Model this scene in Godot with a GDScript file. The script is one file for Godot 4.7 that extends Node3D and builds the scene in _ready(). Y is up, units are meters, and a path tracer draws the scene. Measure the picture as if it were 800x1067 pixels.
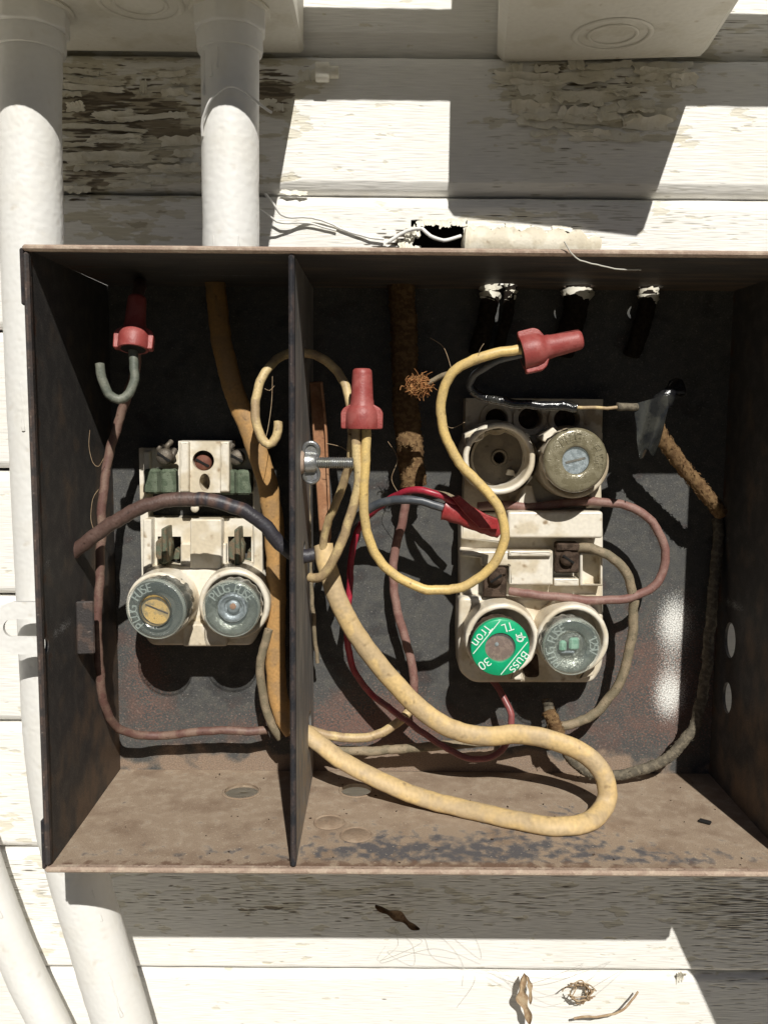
extends Node3D
# An open, dusty fuse box on a peeling white clapboard wall. World: x right, y up, z out of the wall; metres.
# The inside of the box's back panel is z = 0. Camera solved from the box's corners.

const F := 940.0
const PITCH := 0.11485
const YAW := -0.0038
const ROLL := -0.0084
const CAMZ := 0.52
# inner faces of the box
const L := -0.1545
const R := 0.1982
const T := 0.0672
const B := -0.2166
const D := 0.1149
const XP := -0.0400
const SUN := Vector3(-0.168, -0.885, -1.0)

var CB: Basis
var M := {}
var rng := RandomNumberGenerator.new()
var used := {}
var spiral := 0.0
var braid := 0.0

# ------------------------------------------------------------------ camera maths
func setup_basis():
	var cy := cos(YAW); var sy := sin(YAW)
	var cp := cos(PITCH); var sp := sin(PITCH)
	var cr := cos(ROLL); var sr := sin(ROLL)
	# view rows: roll * pitch * yaw
	var ry := [Vector3(cy, 0, -sy), Vector3(0, 1, 0), Vector3(sy, 0, cy)]
	var px := [ry[0], cp * ry[1] - sp * ry[2], sp * ry[1] + cp * ry[2]]
	CB = Basis(cr * px[0] - sr * px[1], sr * px[0] + cr * px[1], px[2])

func ray(x: float, y: float) -> Vector3:
	return CB * Vector3((x - 400.0) / F, -(y - 533.5) / F, -1.0)

func P(x: float, y: float, z: float) -> Vector3:      # on a plane parallel to the wall
	var d := ray(x, y)
	return Vector3(0, 0, CAMZ) + d * ((z - CAMZ) / d.z)

func PY(x: float, y: float, h: float) -> Vector3:     # on a level plane
	var d := ray(x, y)
	return Vector3(0, 0, CAMZ) + d * (h / d.y)

func PX(x: float, y: float, wx: float) -> Vector3:    # on a side wall
	var d := ray(x, y)
	return Vector3(0, 0, CAMZ) + d * (wx / d.x)

func pts(a: Array, z = null) -> Array:                # [[px,py,z], ...] or [[px,py], ...] with one z
	var o := []
	for q in a:
		o.append(P(q[0], q[1], q[2] if z == null else z))
	return o

func on_floor(p: Array, a: Array, r: float) -> Array:  # nothing sinks into the box floor: such a point slides towards the viewer until it rests on it
	for i in p.size():
		if p[i].y < B + r: p[i] = PY(a[i][0], a[i][1], B + r)
	return p

func px_size(n: float, z: float) -> float:            # n photo pixels at depth z, in metres
	return n * (CAMZ - z) / F * 1.02

# ------------------------------------------------------------------ nodes
func numbered(n: String) -> String:
	if not used.has(n):
		used[n] = 0
		return n
	used[n] += 1
	return "%s_%03d" % [n, used[n]]

func tag(o, label: String, category: String, group := "", kind := ""):
	o.set_meta("label", label)
	if category != "": o.set_meta("category", category)
	if group != "": o.set_meta("group", group)
	if kind != "": o.set_meta("kind", kind)

func thing(called: String, label: String, category: String, at := Vector3.ZERO, group := "") -> Node3D:
	var o := Node3D.new()
	o.name = numbered(called)
	add_child(o)
	o.position = at
	tag(o, label, category, group)
	return o

func put(called: String, mesh: Mesh, m: Material, parent = null) -> MeshInstance3D:   # vertices are in world space
	var o := MeshInstance3D.new()
	o.mesh = mesh
	o.material_override = m
	if parent == null:
		o.name = numbered(called)
		add_child(o)
	else:
		o.name = called
		parent.add_child(o, true)
		var base := Vector3.ZERO
		var p = parent
		while p != self:
			base += p.position
			p = p.get_parent()
		o.position = -base
	return o

func solo(called: String, mesh: Mesh, m: Material, label: String, category: String, group := "") -> MeshInstance3D:
	var o := put(called, mesh, m)
	tag(o, label, category, group)
	return o

# ------------------------------------------------------------------ mesh building
class MB:
	var v := PackedVector3Array()
	var n := PackedVector3Array()
	var uv := PackedVector2Array()
	var c := PackedColorArray()
	var ix := PackedInt32Array()
	func vert(p: Vector3, nn: Vector3, t := Vector2.ZERO, col := Color.WHITE) -> int:
		v.append(p); n.append(nn); uv.append(t); c.append(col)
		return v.size() - 1
	func tri(a: int, b: int, d: int):     # turned so that it faces along its normals (front faces run clockwise)
		var g := (v[b] - v[a]).cross(v[d] - v[a])
		if g.dot(n[a] + n[b] + n[d]) > 0.0:
			ix.append(a); ix.append(d); ix.append(b)
		else:
			ix.append(a); ix.append(b); ix.append(d)
	func quad(a: int, b: int, d: int, e: int):
		tri(a, b, d); tri(a, d, e)
	func flat(a: Vector3, b: Vector3, d: Vector3, e: Vector3, nn: Vector3, ta := Vector2.ZERO, tb := Vector2.ZERO, td := Vector2.ZERO, te := Vector2.ZERO):
		quad(vert(a, nn, ta), vert(b, nn, tb), vert(d, nn, td), vert(e, nn, te))
	func mesh() -> ArrayMesh:
		var a := []
		a.resize(Mesh.ARRAY_MAX)
		a[Mesh.ARRAY_VERTEX] = v
		a[Mesh.ARRAY_NORMAL] = n
		a[Mesh.ARRAY_TEX_UV] = uv
		a[Mesh.ARRAY_COLOR] = c
		a[Mesh.ARRAY_INDEX] = ix
		var m := ArrayMesh.new()
		m.add_surface_from_arrays(Mesh.PRIMITIVE_TRIANGLES, a)
		return m

func smooth_path(p: Array, step: float) -> Array:     # Catmull-Rom through the points, [position, parameter 0..1]
	var o := []
	var k := p.size()
	for i in k - 1:
		var a: Vector3 = p[maxi(i - 1, 0)]
		var b: Vector3 = p[i]
		var c: Vector3 = p[i + 1]
		var d: Vector3 = p[mini(i + 2, k - 1)]
		var m := maxi(2, int((c - b).length() / step))
		for j in m:
			var t := float(j) / m
			o.append([0.5 * ((2.0 * b) + (c - a) * t + (2.0 * a - 5.0 * b + 4.0 * c - d) * t * t + (3.0 * b - a - 3.0 * c + d) * t * t * t), (i + t) / (k - 1.0)])
	o.append([p[k - 1], 1.0])
	return o

# A tube through points. rad: number or Callable(t). flat < 1 squashes it across the direction `ref`.
func tube(p: Array, rad, sides := 12, flat := 1.0, ref := Vector3.UP, step := 0.0022, col = null, rough := 0.0, into: MB = null) -> MB:
	var mb: MB = into if into != null else MB.new()
	var path := smooth_path(p, step)
	var nz := FastNoiseLite.new()
	nz.seed = int(abs(p[0].x * 9000 + p[0].y * 7000)) + 3
	nz.frequency = 1.0
	var wob := minf(0.0006, rough * 0.014)
	for i in path.size():       # nothing bent by hand runs true
		var q: Vector3 = path[i][0]
		path[i].append(Vector3(nz.get_noise_3d(q.x * 75.0, q.y * 75.0, q.z * 75.0), nz.get_noise_3d(q.y * 75.0, q.z * 75.0, q.x * 75.0 + 9.0), 0.5 * nz.get_noise_3d(q.z * 75.0, q.x * 75.0, q.y * 75.0 + 5.0)) * wob * 2.0)
	var frame := ref
	var prev := -1
	var length := 0.0
	var last := path.size() - 1
	for i in path.size():
		var at: Vector3 = path[i][0] + path[i][2]
		var dir: Vector3 = (path[mini(i + 1, last)][0] - path[maxi(i - 1, 0)][0]).normalized()
		if i > 0: length += (at - path[i - 1][0]).length()
		frame = frame - dir * frame.dot(dir)
		if frame.length() < 1e-4: frame = dir.cross(Vector3(0.3, 0.2, 0.9))
		frame = frame.normalized()
		var side := dir.cross(frame)
		var r: float = rad.call(path[i][1]) if rad is Callable else rad
		if rough > 0.0: r *= 1.0 + rough * nz.get_noise_2d(length * 220.0, 0.0)
		var cc: Color = col.call(path[i][1], nz) if col is Callable else Color.WHITE
		var first := mb.v.size()
		for s in sides + 1:
			var a := TAU * s / sides
			var rr := r
			if spiral != 0.0 and rad is Callable: rr = rad.call(path[i][1] + spiral * sin(a))
			if rough > 0.0: rr *= 1.0 + rough * 0.6 * nz.get_noise_3d(cos(a) * 1.7, sin(a) * 1.7, length * 420.0)
			if braid > 0.0: rr *= 1.0 + braid * sin(length * 1900.0 + a * 4.0) * sin(length * 1900.0 - a * 4.0)
			var off := frame * cos(a) * rr * flat + side * sin(a) * rr
			var nn := (frame * cos(a) / flat + side * sin(a)).normalized()
			mb.vert(at + off, nn, Vector2(s / float(sides), length * 40.0), cc)
		if prev >= 0:
			for s in sides:
				mb.quad(prev + s, prev + s + 1, first + s + 1, first + s)
		for cap in [0, last]:
			if i == cap:
				var nd := -dir if i == 0 else dir
				var mid := mb.vert(at + nd * r * 0.25, nd, Vector2(0.5, 0.5), cc)
				var ring := []
				for s in sides + 1: ring.append(mb.vert(mb.v[first + s], (nd + mb.n[first + s] * 0.4).normalized(), Vector2(0.5, 0.5), cc))
				for s in sides: mb.tri(mid, ring[s], ring[s + 1])
		prev = first
	return mb

# A turned shape: prof = [[radius, height], ...]; axis from `at` along `axis`. wob roughens the outline.
func lathe(prof: Array, at: Vector3, axis: Vector3, sides := 40, into: MB = null, wob := 0.0, knurl := 0) -> MB:
	var mb: MB = into if into != null else MB.new()
	axis = axis.normalized()
	var ux := axis.cross(Vector3(0.02, 1, 0.01)).normalized()
	if absf(axis.y) > 0.95: ux = axis.cross(Vector3(0, 0, 1)).normalized()
	var uy := axis.cross(ux).normalized()
	var nz := FastNoiseLite.new()
	nz.seed = 5
	nz.frequency = 1.0
	for i in prof.size() - 1:
		var r0: float = prof[i][0]; var h0: float = prof[i][1]
		var r1: float = prof[i + 1][0]; var h1: float = prof[i + 1][1]
		var seg := Vector2(r1 - r0, h1 - h0)
		if seg.length() < 1e-7: continue
		var flat_n := Vector2(seg.y, -seg.x).normalized()
		# smooth with the neighbours when the turn is small
		var n0 := flat_n
		var n1 := flat_n
		if i > 0:
			var q := Vector2(r0 - prof[i - 1][0], h0 - prof[i - 1][1])
			var qn := Vector2(q.y, -q.x).normalized()
			if qn.dot(flat_n) > 0.6: n0 = (qn + flat_n).normalized()
		if i < prof.size() - 2:
			var q := Vector2(prof[i + 2][0] - r1, prof[i + 2][1] - h1)
			var qn := Vector2(q.y, -q.x).normalized()
			if qn.dot(flat_n) > 0.6: n1 = (qn + flat_n).normalized()
		var a0 := -1
		for s in sides + 1:
			var a := TAU * (s % sides) / sides
			var rd := ux * cos(a) + uy * sin(a)
			var w := 1.0 + wob * nz.get_noise_2d(cos(a) * 3.0, sin(a) * 3.0)
			if knurl > 0: w *= 1.0 + 0.035 * (1.0 if (s / 2) % 2 == 0 else 0.0)
			var x := mb.vert(at + rd * r0 * w + axis * h0, (rd * n0.x + axis * n0.y).normalized(), Vector2(s / float(sides), h0 * 40.0))
			var y := mb.vert(at + rd * r1 * w + axis * h1, (rd * n1.x + axis * n1.y).normalized(), Vector2(s / float(sides), h1 * 40.0))
			if a0 >= 0: mb.quad(a0, x, y, a0 + 1)
			a0 = x
	return mb

func chamfer_box(c: Vector3, size: Vector3, ch: float, basis := Basis(), into: MB = null) -> MB:
	var mb: MB = into if into != null else MB.new()
	var h := size * 0.5
	ch = minf(ch, minf(h.x, minf(h.y, h.z)) * 0.9)
	var corner := func(sx, sy, sz, ax):     # the corner point that belongs to the face across axis ax
		var q := Vector3(sx * h.x, sy * h.y, sz * h.z)
		for k in 3:
			if k != ax: q[k] -= sign(q[k]) * ch
		return c + basis * q
	var S := [-1.0, 1.0]
	for s in S:
		mb.flat(corner.call(s, -1, -1, 0), corner.call(s, 1, -1, 0), corner.call(s, 1, 1, 0), corner.call(s, -1, 1, 0), basis * Vector3(s, 0, 0))
		mb.flat(corner.call(-1, s, -1, 1), corner.call(1, s, -1, 1), corner.call(1, s, 1, 1), corner.call(-1, s, 1, 1), basis * Vector3(0, s, 0))
		mb.flat(corner.call(-1, -1, s, 2), corner.call(1, -1, s, 2), corner.call(1, 1, s, 2), corner.call(-1, 1, s, 2), basis * Vector3(0, 0, s))
	for a in S:
		for b in S:
			mb.flat(corner.call(a, b, -1, 0), corner.call(a, b, 1, 0), corner.call(a, b, 1, 1), corner.call(a, b, -1, 1), basis * Vector3(a, b, 0).normalized())
			mb.flat(corner.call(a, -1, b, 0), corner.call(a, 1, b, 0), corner.call(a, 1, b, 2), corner.call(a, -1, b, 2), basis * Vector3(a, 0, b).normalized())
			mb.flat(corner.call(-1, a, b, 1), corner.call(1, a, b, 1), corner.call(1, a, b, 2), corner.call(-1, a, b, 2), basis * Vector3(0, a, b).normalized())
			for d in S:
				var nn := basis * Vector3(a, b, d).normalized()
				mb.tri(mb.vert(corner.call(a, b, d, 0), nn), mb.vert(corner.call(a, b, d, 1), nn), mb.vert(corner.call(a, b, d, 2), nn))
	return mb

func poly(a: Array, z: float) -> PackedVector2Array:  # photo outline -> world xy on the plane z
	var o := PackedVector2Array()
	for q in a:
		var p := P(q[0], q[1], z)
		o.append(Vector2(p.x, p.y))
	return o

func round_poly(p: PackedVector2Array, r: float, k := 4) -> PackedVector2Array:
	var o := PackedVector2Array()
	var m := p.size()
	for i in m:
		var a := p[(i + m - 1) % m]; var b := p[i]; var c := p[(i + 1) % m]
		var d0 := (a - b); var d1 := (c - b)
		var rr := minf(r, minf(d0.length(), d1.length()) * 0.45)
		var s := b + d0.normalized() * rr
		var e := b + d1.normalized() * rr
		for j in k + 1:
			var t := float(j) / k
			o.append(s.lerp(b, t).lerp(b.lerp(e, t), t))
	return o

# An outline with thickness: front at z1 with a rounded edge of size bev, straight sides to z0.
func prism(p: PackedVector2Array, z0: float, z1: float, bev: float, into: MB = null) -> MB:
	var mb: MB = into if into != null else MB.new()
	if Geometry2D.is_polygon_clockwise(p): p.reverse()      # counter-clockwise in y-up
	var area := 0.0
	var m := p.size()
	for i in m: area += p[i].cross(p[(i + 1) % m])
	if area < 0.0: p.reverse()
	var nrm := []
	for i in m:
		var e0 := (p[i] - p[(i + m - 1) % m]).normalized()
		var e1 := (p[(i + 1) % m] - p[i]).normalized()
		var n0 := Vector2(e0.y, -e0.x); var n1 := Vector2(e1.y, -e1.x)
		var s := (n0 + n1).normalized()
		nrm.append([s, s / maxf(0.45, s.dot(n0)), n0, n1])
	var rings := []
	var STEPS := 4
	rings.append([z0, 0.0, 0.0])
	for j in STEPS + 1:
		var a := 0.5 * PI * j / STEPS
		rings.append([z1 - bev + sin(a) * bev, bev * (1.0 - cos(a)), a])
	for j in rings.size() - 1:
		var ra: Array = rings[j]; var rb: Array = rings[j + 1]
		for i in m:
			var k := (i + 1) % m
			var e := (p[k] - p[i]).normalized()
			var en := Vector2(e.y, -e.x)
			var ni: Vector2 = nrm[i][0] if nrm[i][0].dot(en) > 0.86 else en
			var nk: Vector2 = nrm[k][0] if nrm[k][0].dot(en) > 0.86 else en
			var q := [p[i] - nrm[i][1] * ra[1], p[k] - nrm[k][1] * ra[1], p[k] - nrm[k][1] * rb[1], p[i] - nrm[i][1] * rb[1]]
			var ca := cos(ra[2]); var sa := sin(ra[2]); var cb := cos(rb[2]); var sb := sin(rb[2])
			mb.quad(mb.vert(Vector3(q[0].x, q[0].y, ra[0]), Vector3(ni.x * ca, ni.y * ca, sa)), mb.vert(Vector3(q[1].x, q[1].y, ra[0]), Vector3(nk.x * ca, nk.y * ca, sa)),
				mb.vert(Vector3(q[2].x, q[2].y, rb[0]), Vector3(nk.x * cb, nk.y * cb, sb)), mb.vert(Vector3(q[3].x, q[3].y, rb[0]), Vector3(ni.x * cb, ni.y * cb, sb)))
	var top := PackedVector2Array()
	for i in m: top.append(p[i] - nrm[i][1] * bev)
	var tr := Geometry2D.triangulate_polygon(top)
	for side in [[top, z1, 1.0], [p, z0, -1.0]]:
		var t2: PackedInt32Array = tr if side[2] > 0 else Geometry2D.triangulate_polygon(p)
		var first := mb.v.size()
		for q in side[0]: mb.vert(Vector3(q.x, q.y, side[1]), Vector3(0, 0, side[2]), Vector2(q.x, q.y) * 20.0)
		for i in range(0, t2.size(), 3): mb.tri(first + t2[i], first + t2[i + 1], first + t2[i + 2])
	return mb

# A flat sheet with holes: corner o, unit axes U and V, size w x h, `thick` along -N (N = U x V is the finished face).
# holes: [u, v, ru, rv] round or [u, v, ru, rv, true] square, in metres from o.
func sheet(o: Vector3, U: Vector3, V: Vector3, w: float, h: float, thick: float, holes: Array = [], into: MB = null, bend := 0.0) -> MB:
	var mb: MB = into if into != null else MB.new()
	var N := U.cross(V).normalized()
	var nz := FastNoiseLite.new()
	nz.seed = 17; nz.frequency = 9.0
	var at := func(u: float, v: float, back: bool) -> Vector3:
		var q := o + U * u + V * v
		if bend > 0.0: q += N * bend * nz.get_noise_3d(q.x, q.y, q.z)
		return q - (N * thick if back else Vector3.ZERO)
	var tuv := func(u: float, v: float) -> Vector2: return Vector2(u / w, 1.0 - v / h)
	var rect := func(u0: float, v0: float, u1: float, v1: float):
		if u1 - u0 < 1e-6 or v1 - v0 < 1e-6: return
		var nu := maxi(1, int((u1 - u0) / 0.02)) if bend > 0.0 else 1
		var nv := maxi(1, int((v1 - v0) / 0.02)) if bend > 0.0 else 1
		for i in nu:
			for j in nv:
				var a := lerpf(u0, u1, float(i) / nu); var b := lerpf(u0, u1, float(i + 1) / nu)
				var c := lerpf(v0, v1, float(j) / nv); var d := lerpf(v0, v1, float(j + 1) / nv)
				for back in [false, true]:
					mb.flat(at.call(a, c, back), at.call(b, c, back), at.call(b, d, back), at.call(a, d, back), -N if back else N, tuv.call(a, c), tuv.call(b, c), tuv.call(b, d), tuv.call(a, d))
	var work := [[0.0, 0.0, w, h, holes]]
	while work.size() > 0:
		var q: Array = work.pop_back()
		var hs: Array = q[4]
		if hs.is_empty():
			rect.call(q[0], q[1], q[2], q[3])
		elif hs.size() == 1:
			var k: Array = hs[0]
			var square: bool = k.size() > 4
			var f := 1.0 if square else 1.06
			var u0: float = k[0] - k[2] * f; var u1: float = k[0] + k[2] * f
			var v0: float = k[1] - k[3] * f; var v1: float = k[1] + k[3] * f
			rect.call(q[0], q[1], u0, q[3]); rect.call(u1, q[1], q[2], q[3])
			rect.call(u0, q[1], u1, v0); rect.call(u0, v1, u1, q[3])
			var ring := []
			var outer := []
			if square:
				ring = [Vector2(u0, v0), Vector2(u1, v0), Vector2(u1, v1), Vector2(u0, v1)]
			else:
				for s in 32:
					var a := TAU * (s + 0.5) / 32.0 - PI * 0.75
					ring.append(Vector2(k[0] + cos(a) * k[2], k[1] + sin(a) * k[3]))
					var e := maxf(absf(cos(a)), absf(sin(a)))
					outer.append(Vector2(k[0] + cos(a) / e * k[2] * f, k[1] + sin(a) / e * k[3] * f))
				var cs := [Vector2(u0, v0), Vector2(u1, v0), Vector2(u1, v1), Vector2(u0, v1)]
				for s in 32:
					var s2 := (s + 1) % 32
					for back in [false, true]:
						var nn := -N if back else N
						mb.flat(at.call(ring[s].x, ring[s].y, back), at.call(ring[s2].x, ring[s2].y, back), at.call(outer[s2].x, outer[s2].y, back), at.call(outer[s].x, outer[s].y, back), nn, tuv.call(ring[s].x, ring[s].y), tuv.call(ring[s2].x, ring[s2].y), tuv.call(outer[s2].x, outer[s2].y), tuv.call(outer[s].x, outer[s].y))
						if s % 8 == 7:
							var co: Vector2 = cs[((s + 1) / 8) % 4]
							mb.tri(mb.vert(at.call(outer[s].x, outer[s].y, back), nn, tuv.call(outer[s].x, outer[s].y)), mb.vert(at.call(outer[s2].x, outer[s2].y, back), nn, tuv.call(outer[s2].x, outer[s2].y)), mb.vert(at.call(co.x, co.y, back), nn, tuv.call(co.x, co.y)))
			for s in ring.size():
				var s2 := (s + 1) % ring.size()
				var mid: Vector2 = (ring[s] + ring[s2]) * 0.5
				var inward: Vector3 = (U * (k[0] - mid.x) + V * (k[1] - mid.y)).normalized()
				mb.flat(at.call(ring[s].x, ring[s].y, false), at.call(ring[s2].x, ring[s2].y, false), at.call(ring[s2].x, ring[s2].y, true), at.call(ring[s].x, ring[s].y, true), inward, tuv.call(ring[s].x, ring[s].y), tuv.call(ring[s].x, ring[s].y), tuv.call(ring[s].x, ring[s].y), tuv.call(ring[s].x, ring[s].y))
		else:
			var done := false
			for ax in [0, 1]:
				if done: break
				var so := hs.duplicate()
				so.sort_custom(func(x, y): return x[ax] < y[ax])
				for i in so.size() - 1:
					var fa := 1.0 if so[i].size() > 4 else 1.06
					var hi: float = -1e9
					for j in i + 1: hi = maxf(hi, so[j][ax] + so[j][ax + 2] * (1.0 if so[j].size() > 4 else 1.06))
					var lo: float = 1e9
					for j in range(i + 1, so.size()): lo = minf(lo, so[j][ax] - so[j][ax + 2] * (1.0 if so[j].size() > 4 else 1.06))
					if hi <= lo:
						var cut := (hi + lo) * 0.5
						var A := [q[0], q[1], q[2], q[3], so.slice(0, i + 1)]
						var C := [q[0], q[1], q[2], q[3], so.slice(i + 1)]
						A[ax + 2] = cut
						C[ax] = cut
						work.append(A); work.append(C)
						done = true
						break
			if not done:
				push_warning("holes overlap")
				rect.call(q[0], q[1], q[2], q[3])
	# the four edges
	for e in [[Vector2(0, 0), Vector2(w, 0), -V], [Vector2(w, 0), Vector2(w, h), U], [Vector2(w, h), Vector2(0, h), V], [Vector2(0, h), Vector2(0, 0), -U]]:
		var a: Vector2 = e[0]; var b: Vector2 = e[1]
		mb.flat(at.call(a.x, a.y, false), at.call(b.x, b.y, false), at.call(b.x, b.y, true), at.call(a.x, a.y, true), e[2], tuv.call(a.x, a.y), tuv.call(b.x, b.y), tuv.call(b.x, b.y), tuv.call(a.x, a.y))
	return mb

# ------------------------------------------------------------------ textures and materials
func noise_bytes(w: int, h: int, sd: int, freq: float, sx := 1, sy := 1, octaves := 4, kind := FastNoiseLite.TYPE_SIMPLEX_SMOOTH) -> PackedByteArray:
	var z := FastNoiseLite.new()
	z.seed = sd
	z.frequency = freq
	z.noise_type = kind
	z.fractal_type = FastNoiseLite.FRACTAL_FBM
	z.fractal_octaves = octaves
	var im := z.get_seamless_image(maxi(8, w / sx), maxi(8, h / sy))
	im.convert(Image.FORMAT_L8)
	if sx > 1 or sy > 1: im.resize(w, h, Image.INTERPOLATE_CUBIC)
	return im.get_data()

func blobs(w: int, h: int, base: float, list: Array) -> PackedByteArray:   # where a kind of dirt sits: list of [u, v, su, sv, amount]
	var k := 64
	var im := Image.create_empty(k, k, false, Image.FORMAT_L8)
	for j in k:
		for i in k:
			var a := base
			for g in list:
				var x: float = (i / (k - 1.0) - g[0]) / g[2]
				var y: float = (j / (k - 1.0) - g[1]) / g[3]
				a += g[4] * exp(-x * x - y * y)
			a = clampf(a * 0.5 + 0.5, 0, 1)
			im.set_pixel(i, j, Color(a, a, a))
	im.resize(w, h, Image.INTERPOLATE_CUBIC)
	return im.get_data()

# base colour, then layers [colour, noise bytes, amount bytes or null, threshold, softness]; returns [colour texture, height bytes]
func layered(w: int, h: int, base: Color, grain: PackedByteArray, grain_amp: float, layers: Array, grain_height := 0.35) -> Array:
	var out := PackedByteArray()
	out.resize(w * h * 3)
	var hb := PackedByteArray()
	hb.resize(w * h)
	var lut := PackedInt32Array()          # grain as a factor, 8.8 fixed point, and as height
	var lift := PackedInt32Array()
	for i in 256:
		lut.append(int(256.0 * (1.0 + (i - 128) / 128.0 * grain_amp)))
		lift.append(int((i - 128) * grain_height))
	var br := int(base.r * 255.0); var bg := int(base.g * 255.0); var bb := int(base.b * 255.0)
	var k := 0
	for i in w * h:
		out[k] = br; out[k + 1] = bg; out[k + 2] = bb
		hb[i] = 128
		k += 3
	for ly in layers:
		var cc: Color = ly[0]
		var cr := int(cc.r * 255.0); var cg := int(cc.g * 255.0); var cb := int(cc.b * 255.0)
		var nb: PackedByteArray = ly[1]
		var ab: PackedByteArray = ly[2] if ly[2] != null else PackedByteArray()
		var has := ly[2] != null
		var thr := int(ly[3])
		var soft := maxi(1, int(ly[4]))
		var lh: int = ly[5] if ly.size() > 5 else -1
		for i in w * h:
			var x := nb[i] - thr
			if has: x += ab[i] * 2 - 255
			if x <= 0: continue
			var t := mini(256, x * 256 / soft)
			k = i * 3
			out[k] += (cr - out[k]) * t / 256
			out[k + 1] += (cg - out[k + 1]) * t / 256
			out[k + 2] += (cb - out[k + 2]) * t / 256
			if lh >= 0: hb[i] += (lh - hb[i]) * t / 256
	for i in w * h:
		var g := grain[i]
		var f := lut[g]
		k = i * 3
		out[k] = mini(255, out[k] * f / 256)
		out[k + 1] = mini(255, out[k + 1] * f / 256)
		out[k + 2] = mini(255, out[k + 2] * f / 256)
		hb[i] = clampi(hb[i] + lift[g], 0, 255)
	return [ImageTexture.create_from_image(Image.create_from_data(w, h, false, Image.FORMAT_RGB8, out)), ImageTexture.create_from_image(Image.create_from_data(w, h, false, Image.FORMAT_L8, hb))]

func std(rough: float, col := Color.WHITE, metal := 0.0) -> StandardMaterial3D:
	var m := StandardMaterial3D.new()
	m.albedo_color = col
	m.roughness = rough
	m.metallic = metal
	return m

func with_tex(m: StandardMaterial3D, t: Array, relief := 0.0, tri := 0.0) -> StandardMaterial3D:
	m.albedo_texture = t[0]
	if relief > 0.0:
		m.heightmap_enabled = true
		m.heightmap_texture = t[1]
		m.heightmap_scale = relief
	if tri > 0.0:
		m.uv1_triplanar = true
		m.uv1_world_triplanar = true
		m.uv1_scale = Vector3.ONE * tri
	return m

# A two or three coloured grimy surface, 256 px repeated every 1/tri metres
var sets := {}
func grimy(base: Color, dirt: Color, dark: Color, amount: float, rough: float, tri := 14.0, relief := 0.02, sd := 1, metal := 0.0, coat := 0.0, grain := 0.10, spots := 1.0) -> StandardMaterial3D:
	var w := 176
	var k := sd % 5
	if not sets.has(k):
		sets[k] = [noise_bytes(w, w, 300 + k, 0.024, 1, 1, 5), noise_bytes(w, w, 320 + k, 0.07, 1, 1, 3), noise_bytes(w, w, 340 + k, 0.25, 1, 1, 2)]
		sets[k].append(layered(w, w, base, sets[k][2], 0.1, [[dirt, sets[k][0], null, 110, 46, 140], [dark, sets[k][1], null, 190, 22, 108]])[1])
	var t := layered(w, w, base, sets[k][2], grain, [[dirt, sets[k][0], null, 160.0 - amount * 110.0, 46.0], [dark, sets[k][1], null, 216.0 - amount * 30.0 * spots, 40.0]])
	t[1] = sets[k][3]
	var m := with_tex(std(rough, Color.WHITE, metal), t, relief, tri)
	if coat > 0.0:
		m.clearcoat_enabled = true
		m.clearcoat = coat
		m.clearcoat_roughness = 0.15
	return m

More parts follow.
